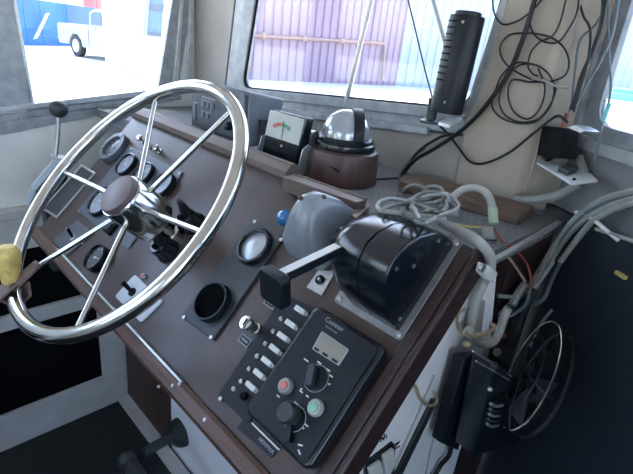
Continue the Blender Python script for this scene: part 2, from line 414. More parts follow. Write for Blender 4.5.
# starboard bow wall with the rounded window
RP = V((-0.335, 1.045, 0)); RD = V((0.80, -0.60, 0)); RN = V((-0.60, -0.80, 0))
def at_r(x, y, o=0.0): return on(x, y, RP + RN * o, RN)
g3 = [at_r(594, 124), at_r(760, 185), at_r(760, 185) + V((0, 0, .6)), line_z(at_r(612, 76), at_r(633, 4), 1.95)]
g3[2].z = 1.95
g3[1] = RP + RD * 1.55; g3[1].z = at_r(650, 141).z
g3[2] = V((g3[1].x, g3[1].y, 1.95))
h3 = [at_r(566, 142), g3[1] + RD * .03 - V((0, 0, .05)), g3[2] + RD * .03 + V((0, 0, .03)), line_z(at_r(570, 100), at_r(596, 0), 1.98)]
o3 = [RP + RD * -.02 + V((0, 0, 0)), RP + RD * 2.25, RP + RD * 2.25 + V((0, 0, ZC)), RP + RD * -.02 + V((0, 0, ZC))]
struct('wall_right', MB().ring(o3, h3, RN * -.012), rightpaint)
w3 = bpy.data.objects.new('window_3', None); COL.objects.link(w3); w3.location = g3[0]; w3['kind'] = 'structure'
MB().ring(rounded(h3, .05), rounded(g3, .045), RN * -.011).build('window_frame', rightframe, w3, world=True)
mid = [p * .55 + q * .45 + RN * .01 for p, q in zip(rounded(h3, .05), rounded(g3, .045))]
MB().ring([p + RN * .01 for p in rounded(h3, .05)], mid, RN * -.02).build('frame_step', rimgrey, w3, world=True)
MB().slab([p - RN * .004 for p in rounded(g3, .045)], RN * -.004).build('pane', GLASS, w3, world=True)
MB_ = MB().slab([RP + RD * .0 + RN * .004, RP + RD * 2.2 + RN * .004, RP + RD * 2.2 + RN * .004 + V((0, 0, 1.34)), RP + RN * .004 + V((0, 0, 1.24))], RN * .012)
struct('trim_2', MB_, navy)  # dark lining, top edge raised to follow gradual shade on the wall
# aft wall with a window (behind the camera)
mb = MB(); mb.ring([V((XL, -1.6, 0)), V((1.5, -1.6, 0)), V((1.5, -1.6, ZC)), V((XL, -1.6, ZC))], [V((-1.3, -1.6, 1.2)), V((.2, -1.6, 1.2)), V((.2, -1.6, 1.9)), V((-1.3, -1.6, 1.9))], (0, -.05, 0))
struct('wall_back', mb, wallpaint)
struct('wall_side', MB().ring([V((1.45, -1.6, 0)), V((1.45, -0.27, 0)), V((1.45, -0.27, ZC)), V((1.45, -1.6, ZC))], [V((1.45, -1.5, .85)), V((1.45, -0.36, .85)), V((1.45, -0.36, 2.02)), V((1.45, -1.5, 2.02))], (.05, 0, 0)), wallpaint)  # unseen opening, added and sized to light the console side
struct('trim_3', MB().prism([(-.27, .5), (.14, .5), (.26, .78), (-.27, 1.0)], 0.0, .5), dgreen, bevel=.01)
# port locker
lk = thing('locker', 'grey painted open locker under the side window, two dark openings', 'locker', V((-1.615, .2, 0)))
X0 = -1.615
MB().box(-1.658, X0, -1.0, .63, .887, .916).build('top', lockpaint, lk, world=True, bevel=.003)
for z0, z1 in ((0, .152), (.495, .55), (.78, .887)):
    MB().box(X0 - .018, X0, -1.0, .63, z0, z1).build('rail', lockpaint, lk, world=True, bevel=.002)
for y0, y1 in ((.535, .63), (.0, .165), (-1.0, -.9)):
    MB().box(X0 - .017, X0 - .001, y0, y1, .152, .78).build('stile', lockpaint, lk, world=True)
MB().box(-1.658, -1.648, -1.0, .63, .0, .887).build('back_board', hole, lk, world=True)  # shallow board, its black stands for the shade inside the locker
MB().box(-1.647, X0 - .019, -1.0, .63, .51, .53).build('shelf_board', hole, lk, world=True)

# ================================================================== HELM CONSOLE
UL, UR, VB, VT = -1.335, -.258, -.18, .222
con = thing('helm_console', 'brown helm console with sloping instrument panel, wooden edges and white side', 'console', V((-.8, .64, 0)))
MB().box(UL, UR, VB, VT, -.018, 0, PM).build('panel_face', laminate, con, world=True)
mb = MB(); mb.prism([(-.178, -.03), (-.178, .004), (-.184, .008), (-.203, .007), (-.21, .0), (-.213, -.012), (-.213, -.045), (-.195, -.045), (-.192, -.03)], UL - .01, UR - .001, PM @ Matrix(((0, 0, 1, 0), (1, 0, 0, 0), (0, 1, 0, 0), (0, 0, 0, 1))))
mb.build('front_trim', trimwood, con, world=True)
e0, e1 = pp(55, 252, .008).x, pp(182, 382, .008).x
MB().box(e0, e1, -.181, -.1772, .002, .0092, PM).build('edge_highlight', alu, con, world=True)  # thin bright strip drawn for the highlight along the trim edge
e2 = pp(283, 176, .02).x
mb = MB(); mb.prism([(.218, -.02), (.255, -.02), (.255, .012), (.248, .02), (.228, .02), (.219, .012)], UL, e2, PM @ Matrix(((0, 0, 1, 0), (1, 0, 0, 0), (0, 1, 0, 0), (0, 0, 0, 1))))
mb.build('top_trim', greywood, con, world=True)
MB().box(UR, UR + .012, -.213, .235, -.046, .004, PM).build('side_trim', darktrim, con, world=True, bevel=.004)
MB().box(-.2755, UR - .0005, VB + .003, .232, .0, .0035, PM).build('side_band', darktrim, con, world=True, bevel=.002)
q = [pw(0, -.2, -.04), pw(0, .21, -.04)]
side = [(UR, q[0].y, q[0].z), (UR, q[1].y, q[1].z), (UR, .70, 1.19), (UR, .775, 1.0), (UR, .775, 0), (UR, .66, 0), (UR, .45, .72)]
MB().slab(side, (-.02, 0, 0)).build('side_panel', whitepaint, con, world=True)
MB().box(-1.25, UR - .021, .64, .655, .0, .95).build('front_panel', whitepaint, con, world=True)
MB().box(-1.61, -1.25, .628, .65, .0, .98).build('knee_board', kneewood, con, world=True, bevel=.003)
MB().box(-1.61, -.60, .585, .627, .0, .022).build('base_strip', lockpaint, con, world=True)
shelf = [(-1.65, .60), (-.268, .60), (-.268, .97), (-1.65, .97)]
MB().prism(shelf, SH - .03, SH).build('shelf_top', carpet, con, world=True)
MB().box(-.30, -.268, .776, .97, .0, SH - .031).build('shelf_side', darktrim, con, world=True)
MB().slab([at_z(496, 264, SH) , at_z(561, 225, SH), at_z(557, 223, SH) , at_z(490, 262, SH)], (0, 0, .006)).build('shelf_edging', alu, con, world=True)
c = at_x(159, 388, 0); 
for px, py in ((174, 386), (181, 384), (206, 420)):
    s_ = pp(px, py, .006); MB().cyl((s_.x, s_.y, .004), (s_.x, s_.y, .0105), .003).build('screw', steel, con, M=con.matrix_basis.inverted() @ PM)
mb = MB(); mb.cyl(at_y(158.5, 386.5, .627), at_y(158.5, 386.5, .62), .006); mb.build('screw', steel, con, world=True)

# ------------------------------------------------------------------ gauges
def gauge(px, py, r, label, hh=.016, dial=dialmat, wide=False, needle=40, group=None):
    t = thing('gauge', label, 'gauge', pmat(px, py, hh))
    if wide:
        MB().lathe([(r, 0), (r, .008), (r * .96, hh), (r * .70, hh), (r * .66, hh * .6), (r * .66, 0)], 32).build('bezel', bluegrey, t)
        MB().lathe([(r * .66, 0.0002), (r * .66, hh * .55)], 32).build('dial', dial, t)
        for k in range(3):
            a = math.radians(80 + 120 * k); MB().cyl((r * .84 * math.cos(a), r * .84 * math.sin(a), hh * .9), (r * .84 * math.cos(a), r * .84 * math.sin(a), hh + .002), .003, seg=8).build('screw', steel, t)
    else:
        MB().lathe([(r * 1.02, 0), (r * 1.02, hh * .6), (r, hh), (r * .93, hh + .001), (r * .86, hh * .8), (r * .86, 0)], 32).build('bezel', blackgl, t)
        MB().lathe([(r * .86, 0.0002), (r * .86, hh * .72)], 32).build('dial', dial, t)
    zt = hh * (.56 if wide else .73)
    rd = r * (.6 if wide else .78)
    mb = MB()
    for k in range(9):
        a = math.radians(-45 + 270 / 8 * k)
        mb.box(rd * .82, rd, -.0007, .0007, zt, zt + .0006, Matrix.Rotation(a, 4, 'Z'))
    mb.build('scale_marks', ink, t)
    mb = MB(); mb.box(-rd * .15, rd * .75, -.0009, .0009, zt + .0008, zt + .0016, Matrix.Rotation(math.radians(needle), 4, 'Z')); mb.cyl((0, 0, zt), (0, 0, zt + .0025), .003, seg=10)
    mb.build('needle', ink, t)
    return t
cl = thing('gauge_plate', 'blue-grey sub-panel plate carrying the small gauges behind the wheel hub', 'panel', pmat(130, 195, 0))
q = [cl.matrix_basis.inverted() @ (PM @ pp(*p)) for p in ((130, 147), (184, 173), (129, 250), (78, 212))]
MB().prism([(p.x, p.y) for p in q][::-1], 0, .004).build('plate', bluegrey, cl, bevel=.001)
for p in ((132, 149.5), (80, 211.5), (180, 173.5)):
    s_ = cl.matrix_basis.inverted() @ (PM @ pp(*p, .004)); MB().cyl((s_.x, s_.y, .004), (s_.x, s_.y, .006), .003, seg=8).build('screw', steel, cl)
gauge(111.3, 145.6, .047, 'large round gauge with a wide blue-grey screwed bezel at panel top corner', wide=True, dial=dialdark, needle=75)
gauge(124.6, 163.2, .0325, 'small black-rimmed gauge beside the wide-bezel gauge on the blue-grey plate', needle=120)
gauge(141.5, 172.5, .0325, 'middle one of the three small gauges in a row on the blue-grey plate', needle=60)
gauge(161.5, 183, .0325, 'small gauge at the far end of the gauge row, next to the hooded lamps', needle=100)
gauge(99.5, 200, .042, 'medium gauge half hidden by the wheel hub, beside the slim metal frame', needle=30)
gauge(93.5, 256.5, .0315, 'round black gauge by the wooden front edge, below the keyed toggle plate', dial=dialdark, needle=10, hh=.02)
t = thing('rocker_switch', 'black square rocker switch on the blue-grey plate below the hub', 'switch', pmat(110, 227, .01))
MB().prism(rrect(.034, .034, .004), .004, .012).build('body', blackmat, t); MB().box(-.009, .009, -.011, .011, .012, .016).build('rocker', black, t, bevel=.002)
MB().box(-.007, -.004, -.008, .008, .016, .0168).build('marking', ink, t)
# chrome turn latches
t = thing('twin_pull_knob', 'pair of chrome pull knobs above the gauge row', 'knob', pmat(149, 145, .01))
for px, py in ((140.5, 139), (157, 149)):
    s_ = t.matrix_basis.inverted() @ (PM @ pp(px, py, .012))
    MB().lathe([(.007, 0), (.007, .004), (.004, .006), (.004, .012), (.008, .014), (.009, .019), (.006, .022)], 16, Matrix.Translation((s_.x, s_.y, 0))).build('knob', chrome, t)
MB().cyl((-.03, .008, .014), (.028, -.008, .014), .0028, seg=8).build('link_rod', black, t)
# slim metal frame
t = thing('label_frame', 'slim rectangular metal frame on the panel beside the medium gauge', 'frame', pmat(71, 192, 0))
inv = t.matrix_basis.inverted()
q = [inv @ (PM @ pp(*p)) for p in ((82.5, 165), (96.5, 173.5), (57.5, 219), (43, 209.5))]
q = [V((p.x, p.y, 0)) for p in q][::-1]; cen = sum(q, V()) / 4
MB().ring(q, [cen + (p - cen) * (.93 if 0 else 1) - V((math.copysign(.006, (p - cen).x), math.copysign(.006, (p - cen).y), 0)) for p in q], (0, 0, .005)).build('rim', steel, t, bevel=.001)
MB().prism([((p * .98 + cen * .02).x, (p * .98 + cen * .02).y) for p in q], 0.0001, .0015).build('insert', char, t)
# keyed toggle plate
t = thing('toggle_plate', 'dark blue-grey square plate with one black toggle near the wooden edge', 'switch', pmat(75, 239, 0))
inv = t.matrix_basis.inverted()
q = [inv @ (PM @ pp(*p)) for p in ((79, 221), (94, 234), (68, 256), (54, 241))]
MB().prism([(p.x, p.y) for p in q][::-1], 0, .005).build('plate', bluegrey, t, bevel=.001)
MB().lathe([(.008, .005), (.008, .008), (.005, .009)], 16).build('collar', steel, t)
MB().cyl((0, 0, .007), (-.006, .012, .028), .003, .0045, 10).build('lever', blackmat, t)
for p in ((66.5, 229), (83, 244)):
    s_ = inv @ (PM @ pp(*p, .005)); MB().cyl((s_.x, s_.y, .005), (s_.x, s_.y, .007), .0025, seg=8).build('screw', steel, t)
# white toggle plate
t = thing('toggle_plate', 'white plate with one black toggle beside the red indicator lamp', 'switch', pmat(134, 293, 0))
inv = t.matrix_basis.inverted()
q = [inv @ (PM @ pp(*p)) for p in ((136, 275), (164, 302), (142, 323), (116, 297))]
MB().slab(rounded([V((p.x, p.y, 0)) for p in q][::-1], .006), (0, 0, .004)).build('plate', whiteplate, t, bevel=.001)
MB().lathe([(.009, .004), (.009, .007), (.006, .008)], 16).build('collar', blackmat, t)
MB().cyl((0, 0, .006), (-.014, .006, .028), .0035, .0055, 10).build('lever', blackmat, t)
for p in ((126.5, 287), (138, 300)):
    s_ = inv @ (PM @ pp(*p, .004)); MB().cyl((s_.x, s_.y, .004), (s_.x, s_.y, .006), .0025, seg=8).build('screw', steel, t)
t = thing('indicator_lamp', 'tiny red indicator lamp with chrome ring on the panel', 'lamp', pmat(143.2, 276, .004))
MB().lathe([(.0065, 0), (.0065, .004), (.005, .006)], 14).build('ring', chrome, t); MB().ball((0, 0, .006), .0045, 12).build('lens', redbtn, t)
# hooded lamps behind the wheel
for px, py, lb in ((192, 222, 'black hooded panel lamp behind the wheel rim, the one higher up the slope'), (166, 250, 'black hooded panel lamp below the wheel shaft, the one lower on the slope')):
    t = thing('hooded_lamp', lb, 'lamp', pmat(px, py, .01))
    MB().lathe([(.026, 0), (.026, .006), (.022, .012), (.021, .03), (.018, .036)], 20).build('base', blackgl, t)
    mb = MB(); secs = []
    for k in range(6):
        a = k / 5; c0 = V((0, .004 + .012 * a, .03 + .032 * a)); w = .021 * (1 - .35 * a)
        secs.append([c0 + V((w * math.cos(2 * math.pi * j / 14), w * .75 * math.sin(2 * math.pi * j / 14) * (1 - .4 * a), .004 * math.sin(2 * math.pi * j / 14))) for j in range(14)])
    mb.loft(secs); mb.build('hood', black, t)
    MB().cyl((.0, -.006, .03), (.0, -.012, .036), .011, .009, 14).build('lens', hole, t)
    MB().cyl((-.02, .014, .004), (-.02, .014, .012), .003, seg=8).build('screw', chrome, t)

# ------------------------------------------------------------------ oblong dial plate
t = thing('dial_plate', 'dark oblong plate with a silver oval dial above an empty round socket', 'instrument', pmat(225, 278, 0))
inv = t.matrix_basis.inverted()
q = [inv @ (PM @ pp(*p)) for p in ((254, 219.5), (285, 239), (214.5, 341), (183, 318))]
MB().prism([(p.x, p.y) for p in q][::-1], 0, .006).build('plate', char, t, bevel=.0015)
s_ = inv @ (PM @ pp(211.5, 301.5, .014)); M1 = Matrix.Translation((s_.x, s_.y, 0))
MB().lathe([(.037, .006), (.037, .012), (.0355, .020), (.0325, .020), (.0315, .007), (.0315, .0061)], 36, M1).build('socket_ring', black, t)
MB().lathe([(.0315, .0062), (.0315, .0070)], 36, M1).build('socket_hole', hole, t)  # flat black disc, the dark depth of the socket put into colour
s_ = inv @ (PM @ pp(252.5, 245, .016)); M1 = Matrix.Translation((s_.x, s_.y, 0))
MB().lathe([(.037, .006), (.037, .013), (.034, .018), (.030, .018), (.029, .008), (.029, .0061)], 36, M1).build('dial_ring', blackgl, t)
MB().lathe([(.029, .0062), (.029, .009), (.020, .0115), (.002, .0125)], 36, M1).build('silver_face', silver, t)
for p in ((184.5, 317.5), (211.5, 337.5), (255, 222), (281.5, 240)):
    s_ = inv @ (PM @ pp(*p, .006)); MB().cyl((s_.x, s_.y, .006), (s_.x, s_.y, .0085), .0035, seg=10).build('screw', steel, t)
# chrome key switch + small plates
t = thing('key_switch', 'chrome key switch standing proud of the brown panel', 'switch', pmat(257, 329.5, 0))
MB().lathe([(.010, 0), (.010, .006), (.0075, .008), (.0065, .024), (.0115, .026), (.012, .030), (.011, .034), (.004, .035)], 20).build('barrel', chrome, t)
MB().box(-.0012, .0012, -.006, .006, .0345, .0358).build('key_slot', blackmat, t)
for p, lb in (((245.5, 341), 'small engraved nameplate just below the chrome key switch'), ((271, 303.5), 'small engraved nameplate just above the chrome key switch')):
    t = thing('nameplate', lb, 'label', pmat(*p))
    MB().prism(rrect(.026, .014, .001), 0, .002, Matrix.Rotation(0, 4, 'Z')).build('plate', black, t)
    MB().ring([V((x, y, .002)) for x, y in rrect(.026, .014, .001)], [V((x, y, .002)) for x, y in rrect(.023, .011, .001)], (0, 0, .0008)).build('border', dimink, t)
    mb = MB()
    for k in range(4): mb.box(-.0075 + k * .004, -.005 + k * .004, -.002, .002, .002, .0026)
    mb.build('engraving', dimink, t)

# ------------------------------------------------------------------ switch row
t = thing('switch_board', 'black switch board with a slanting row of white toggles on the panel', 'switchboard', pmat(272, 350, 0))
inv = t.matrix_basis.inverted()
q = [inv @ (PM @ pp(*p)) for p in ((285, 295), (324, 312), (249, 424), (219, 396))]
q2 = [inv @ (PM @ pp(*p)) for p in ((219, 396), (249, 424), (278, 446), (273, 455), (215, 402))]
MB().prism([(p.x, p.y) for p in q][::-1], 0, .004).build('plate', black, t, bevel=.001)
for k in range(7):
    f = k / 6
    px, py = 300.5 + (252.5 - 300.5) * f, 311.5 + (386.5 - 311.5) * f
    if k == 0: px, py = 302, 310
    s_ = inv @ (PM @ pp(px - 2, py, .012))
    tg = MB().box(-.0125, .010, -.0042, .0042, .004, .012, Matrix.Translation((s_.x, s_.y, 0))).build('toggle', white, t, bevel=.0012)
    MB().box(.0102, .0155, -.003, .003, .004, .0105, Matrix.Translation((s_.x, s_.y, 0))).build('toggle_tip', ringgrey, tg, bevel=.001)
    if k:
        s2 = inv @ (PM @ pp(px - 11, py - 5, .004)); MB().lathe([(.004, .004), (.004, .0065), (.002, .008)], 10, Matrix.Translation((s2.x, s2.y, 0))).build('screw', steel, t)
    s3 = inv @ (PM @ pp(px + 13, py + 5, .004))
    MB().box(-.007, .007, -.0008, .0008, .004, .0046, Matrix.Translation((s3.x, s3.y, 0)) @ Matrix.Rotation(math.pi / 2, 4, 'Z')).build('marking', dimink, t)
s_ = inv @ (PM @ pp(244, 396, .006)); MB().cyl((s_.x, s_.y, .004), (s_.x + .002, s_.y, .013), .007, .005, 10).build('toggle_stump', blackmat, t)
for p in ((221, 399), (234, 389)):
    s2 = inv @ (PM @ pp(*p, .004)); MB().lathe([(.004, .004), (.004, .0065), (.002, .008)], 10, Matrix.Translation((s2.x, s2.y, 0))).build('screw', steel, t)
# small steel plate with a round lock
t = thing('lock_plate', 'small pale metal plate with a round key lock under the lever', 'lock', pmat(321, 281, 0))
inv = t.matrix_basis.inverted()
q = [inv @ (PM @ pp(*p)) for p in ((319, 271), (337, 271.5), (322, 296), (307, 288))]
MB().prism([(p.x, p.y) for p in q][::-1], 0, .003).build('plate', steel, t, bevel=.0008)
MB().lathe([(.008, .003), (.008, .006), (.0055, .008), (.003, .006)], 16).build('lock', black, t)
MB().lathe([(.003, .006), (.0025, .009)], 10).build('key_core', steel, t)

# ------------------------------------------------------------------ autopilot control
t = thing('autopilot_control', 'black autopilot control box with grey display, knobs, red and green buttons', 'autopilot', pmat(310, 385, 0))
inv = t.matrix_basis.inverted()
H = .030
q = [inv @ (PM @ pp(*p, .004)) for p in ((322, 309),)] + [inv @ (PM @ pp(*p, H)) for p in ((383.5, 345), (316, 462))] + [inv @ (PM @ pp(*p, .004)) for p in ((248, 419),)]
u0 = (q[0].x + q[3].x) / 2; u1 = (q[1].x + q[2].x) / 2; v1 = (q[0].y + q[1].y) / 2; v0 = (q[2].y + q[3].y) / 2 - .004
w, hgt = u1 - u0, v1 - v0; M0 = Matrix.Translation(((u0 + u1) / 2, (v0 + v1) / 2, 0))
MB().prism(rrect(w, hgt, .012), .0045, H - .004, M0).build('body', blackgl, t, bevel=.005, seg=3)
MB().prism(rrect(w - .016, hgt - .012, .008), H - .004, H - .001, M0).build('face_plate', black, t, bevel=.0008)
def dv(px, py, h=H): s = inv @ (PM @ pp(px, py, h)); return V((s.x, s.y, h))
dq = [dv(*p) for p in ((322, 331), (349, 349.5), (339, 366), (312, 349))]
dq = [V((p.x, p.y, H - .001)) for p in dq][::-1]; dc = sum(dq, V()) / 4
MB().ring(rounded(dq, .003), [dc + (p - dc) * .92 for p in rounded(dq, .003)], (0, 0, .0016)).build('display_rim', dimink, t)
MB().slab(rounded([dc + (p - dc) * .92 for p in dq], .002), (0, 0, .0006)).build('display', lcd, t)
mb = MB()
for p in ((316.5, 349.5), (325.5, 355), (335, 361)):
    s = dv(*p); mb.box(-.006, .004, -.002, .002, H - .0003, H + .0002, Matrix.Translation((s.x, s.y, 0)))
mb.build('display_legend', black, t)
s = dv(334, 324); text('Comnav', .0105, dimink, t, Matrix.Translation((s.x, s.y, H - .0009)))
s = dv(331, 329.5); text('M A R I N E', .0045, dimink, t, Matrix.Translation((s.x, s.y, H - .0009)))
s = dv(314, 377, H + .006)
kn = MB().lathe([(.0175, H - .001), (.0175, H + .003), (.0155, H + .004), (.0145, H + .006)], 28, Matrix.Translation((s.x, s.y, 0))).build('selector_knob', black, t)
MB().prism(rrect(.011, .029, .004), H + .005, H + .016, Matrix.Translation((s.x - .002, s.y, 0)) @ Matrix.Rotation(math.radians(28), 4, 'Z')).build('knob_grip', char, kn, bevel=.001)
MB().torus(.0185, .0007, Matrix.Translation((s.x, s.y, H - .0005)), 40, 6).build('knob_scale', dimink, t)
for p, m_, nm in (((284, 385.5), redbtn, 'red_button'), ((314, 407), greenbtn, 'green_button')):
    s = dv(*p, H + .006); MM = Matrix.Translation((s.x, s.y, 0))
    b = MB().lathe([(.0115, H - .001), (.0115, H + .003), (.0095, H + .007), (.007, H + .0075)], 24, MM).build('button_ring', ringgrey, t)
    MB().lathe([(.0065, H + .007), (.006, H + .0095), (.003, H + .0105)], 18, MM).build(nm, m_, b)
s = dv(290, 414, H + .010)
MB().torus(.0165, .0007, Matrix.Translation((s.x + .004, s.y - .002, H - .0005)), 40, 6).build('knob_scale', dimink, t)
kn = MB().lathe([(.0125, H - .001), (.0125, H + .008), (.0145, H + .011), (.0145, H + .02), (.012, H + .024)], 26, Matrix.Translation((s.x, s.y, 0))).build('steering_knob', char, t)
MB().box(-.005, .004, -.034, -.008, H - .001, H + .007, Matrix.Translation((s.x, s.y, 0)) @ Matrix.Rotation(.5, 4, 'Z')).build('knob_lever', blackgl, kn, bevel=.001)
mb = MB()
for p, ln, rz in (((306, 360), .009, 0), ((319, 362.5), .007, 0), ((328, 370), .007, 0), ((331, 376), .006, 0), ((329, 384), .004, .5), ((278, 396), .006, 0), ((296, 403), .008, 0), ((307, 396), .005, 0), ((306, 425), .007, 0), ((300, 445), .007, .4), ((299, 452), .007, -.4), ((301, 391.5), .006, 0), ((303, 428), .003, 0), ((301, 389), .003, .8)):
    s = dv(*p); mb.box(-ln / 2, ln / 2, -.001, .001, H - .001, H - .0004, Matrix.Translation((s.x, s.y, 0)) @ Matrix.Rotation(rz, 4, 'Z'))
mb.build('legend_marks', ink, t)
# builder's plate with lettering
t = thing('maker_plate', 'dark plate with small white lettering below the switch board', 'label', pmat(262, 437, 0))
inv = t.matrix_basis.inverted()
q = [inv @ (PM @ pp(*p)) for p in ((247, 417), (281, 448), (272, 458), (238, 428))]
MB().prism([(p.x, p.y) for p in q][::-1], 0, .0025).build('plate', black, t)
s = inv @ (PM @ pp(265, 436, .004)); MB().box(-.031, .031, -.0012, .0012, .0025, .004, Matrix.Translation((s.x, s.y, 0))).build('edge_line', ink, t)
s = inv @ (PM @ pp(266, 445.5, .003)); text('NEWMAR', .0075, dimink, t, Matrix.Translation((s.x, s.y, .0027)))

# ------------------------------------------------------------------ engine control with lever
t = thing('engine_control', 'big black rounded engine control head with one lever on a steel plate', 'throttle', PM @ Matrix.Translation((-.335, .15, 0)))
inv = t.matrix_basis.inverted() @ PM
LX = Matrix(((0, 0, 1, 0), (1, 0, 0, 0), (0, 1, 0, 0), (0, 0, 0, 1)))          # profile (v,h) pulled along u
MB().slab(rounded([V((-.405, .066, 0)), V((-.276, .066, 0)), V((-.276, .236, 0)), V((-.405, .236, 0))], .006), (0, 0, .004)).build('base_plate', platemetal, t, M=inv, bevel=.001)
prof = [(.076, .004), (.078, .03), (.085, .065), (.098, .094), (.116, .113), (.138, .120), (.160, .113), (.185, .095), (.207, .068), (.222, .040), (.228, .004)]
secs = []
for uu, s in ((-.392, .86), (-.388, .93), (-.378, .97), (-.37, 1.0), (-.334, 1.0)):
    secs.append([V((uu, .15 + (a - .15) * s, b * s if b > .01 else b)) for a, b in prof])
MB().loft(secs).build('housing', blackgl, t, M=inv, sharp=50)
MB().loft([[V((uu, .15 + (a - .15) * s, b * s if b > .01 else b)) for a, b in prof] for uu, s in ((-.334, .985), (-.331, .985))]).build('housing_seam', blackmat, t, M=inv)
MB().loft([[V((uu, .15 + (a - .15) * s, b * s if b > .01 else b)) for a, b in prof] for uu, s in ((-.331, 1.0), (-.292, 1.0), (-.288, .99), (-.286, .96))]).build('side_cover', blackgl, t, M=inv, sharp=50)
for a, b in ((.090, .022), (.13, .103), (.205, .05), (.152, .07)):
    MB().cyl((-.287, a, b), (-.2845, a, b), .003, seg=10).build('screw', dimmetal, t, M=inv)
MB().lathe([(.013, 0), (.013, .003), (.010, .003)], 20, Matrix.Translation((-.2865, .165, .055)) @ Matrix.Rotation(math.pi / 2, 4, 'Y')).build('axle_cap', blackgl, t, M=inv)
for a, b in ((-.397, .074), (-.284, .0725), (-.284, .229)):
    MB().lathe([(.005, .004), (.005, .006), (.003, .008)], 12, Matrix.Translation((a, b, 0))).build('bolt', steel, t, M=inv)
c = V((-.392, .138, .090)); MB().cyl(c, c + V((-.006, 0, 0)), .016, seg=18).build('pivot', black, t, M=inv)
A0, A1 = V((-.372, .120, .116)), V((-.372, .040, .180))
ad = (A1 - A0).normalized(); pd = V((1, 0, 0)).cross(ad).normalized()
arm = MB().slab([A0 + V((-.007, 0, 0)) - ad * .03, A0 + V((.007, 0, 0)) - ad * .03, A1 + V((.007, 0, 0)), A1 + V((-.007, 0, 0))], pd * (.012 if pd.z < 0 else -.012)).build('lever_arm', black, t, M=inv, bevel=.001)
up_ = -pd if pd.z < 0 else pd
MB().slab([A0 + V((-.006, 0, 0)), A0 + V((.006, 0, 0)), A1 + V((.006, 0, 0)), A1 + V((-.006, 0, 0))], up_ * .0012).build('arm_strip', white, arm)
PMt = Matrix.Translation(A1 + ad * .006 - up_ * .016) @ Matrix((V((1, 0, 0)), up_, V((1, 0, 0)).cross(up_))).transposed().to_4x4()
MB().prism(rrect(.044, .046, .008), -.008, .008, PMt).build('grip_pad', black, t, M=inv, bevel=.003, seg=3)

# ------------------------------------------------------------------ grey cast housing and blue lens
t = thing('cast_housing', 'rounded grey moulded housing beside the blue lens on the panel', 'housing', PM @ Matrix.Translation((-.49, .14, 0)))
inv = t.matrix_basis.inverted() @ PM
secs = []
for v_, hh, uc, hw in ((.094, .020, -.497, .032), (.098, .046, -.496, .037), (.107, .066, -.494, .040), (.125, .083, -.490, .041), (.15, .097, -.488, .038), (.172, .102, -.485, .034), (.19, .090, -.482, .030), (.203, .062, -.480, .028), (.209, .03, -.48, .030)):
    sec = [V((uc - hw, v_, 0))]
    for k in range(13):
        a = math.pi - math.pi * k / 12; ca, sa = math.cos(a), math.sin(a)
        sec.append(V((uc + hw * math.copysign(abs(ca) ** .55, ca) * (1 - .25 * max(0, sa - .2)), v_ + .0 * sa, .004 + (hh - .004) * abs(sa) ** .55)))
    sec.append(V((uc + hw, v_, 0)))
    secs.append(sec)
MB().loft(secs).build('shell', greycast, t, M=inv, sharp=60)
for a, b, c in ((-.497, .166, .1), (-.470, .186, .088), (-.445, .17, .03)):
    MB().ball((a, b, c), .006, 10, sc=(1, .7, .6)).build('socket_mark', char, t, M=inv)
s_ = pp(284.5, 217.5, .02)
t = thing('blue_lens', 'bright blue round lens on the panel beside the grey housing', 'lamp', PM @ Matrix.Translation((s_.x, s_.y, 0)))
MB().lathe([(.013, 0), (.013, .005), (.011, .008)], 18).build('ring', chrome, t); MB().ball((0, 0, .018), .0155, 20).build('lens', blueball, t)

# ------------------------------------------------------------------ steering wheel
wh = thing('steering_wheel', 'polished steel six-spoke steering wheel with a brown hub cap', 'steering wheel', PM @ Matrix.Translation((-.834, .012, 0)))
HW, RW = .15, .2705
MB().torus(RW, .0135, Matrix.Translation((0, 0, HW)), 96, 16).build('rim', chrome, wh)
MB().lathe([(.030, .0), (.030, .02), (.024, .025), (.024, .052), (.043, .056), (.0475, .062), (.0465, .146), (.044, .151), (.036, .151)], 36).build('hub', chrome, wh)
MB().lathe([(.0415, .150), (.042, .154), (.039, .160), (.026, .1635), (.004, .165)], 36).build('hub_cap', wood_cap, wh)
for k in range(6):
    a = math.radians(5.5 + 60 * k + (0 if k else 0)); d = V((math.cos(a), math.sin(a), 0))
    MB().cyl(d * .036 + V((0, 0, .118)), d * (RW - .004) + V((0, 0, HW - .004)), .0054, .0051, 12).build('spoke', chrome, wh)
# spinner knob
sp = thing('spinner_knob', 'worn yellow spinner knob clamped to the wheel rim with a brown bracket', 'knob', wh.matrix_basis.copy())
s_ = wh.matrix_basis.inverted() @ (PM @ pp(21, 286, HW)); s_ = V((s_.x, s_.y, 0)); rad = s_.normalized(); R0 = rad * RW
ang = math.atan2(rad.y, rad.x)
Mk = Matrix.Translation(R0 + V((0, 0, HW))) @ Matrix.Rotation(ang, 4, 'Z')
MB().box(-.022, .020, -.022, .022, -.019, -.0145, Mk).build('clamp_lower', rust, sp, bevel=.003)
MB().box(-.024, .022, -.020, .020, .0145, .020, Mk).build('clamp_upper', rust, sp, bevel=.003)
MB().prism([(-.075, -.008), (-.02, -.016), (-.02, .016), (-.075, .010)], .006, .016, Mk).build('bracket_tongue', rust, sp, bevel=.003)
MB().box(.0145, .021, -.014, .014, -.0145, .0145, Mk).build('clamp_side', rust, sp, bevel=.002)
Kd = (Matrix.Rotation(math.radians(28), 4, Mk.to_3x3() @ V((0, 1, 0))))
kt = pp(7, 256, HW + .05); kt = V((kt.x + .834, kt.y - .012, HW + .05)); kb = R0 + V((0, 0, HW)); kd = (kt - kb)
KL = kd.length; k_ = KL / .075
Mk2 = Matrix.Translation(kb) @ kd.to_track_quat('Z', 'Y').to_matrix().to_4x4()
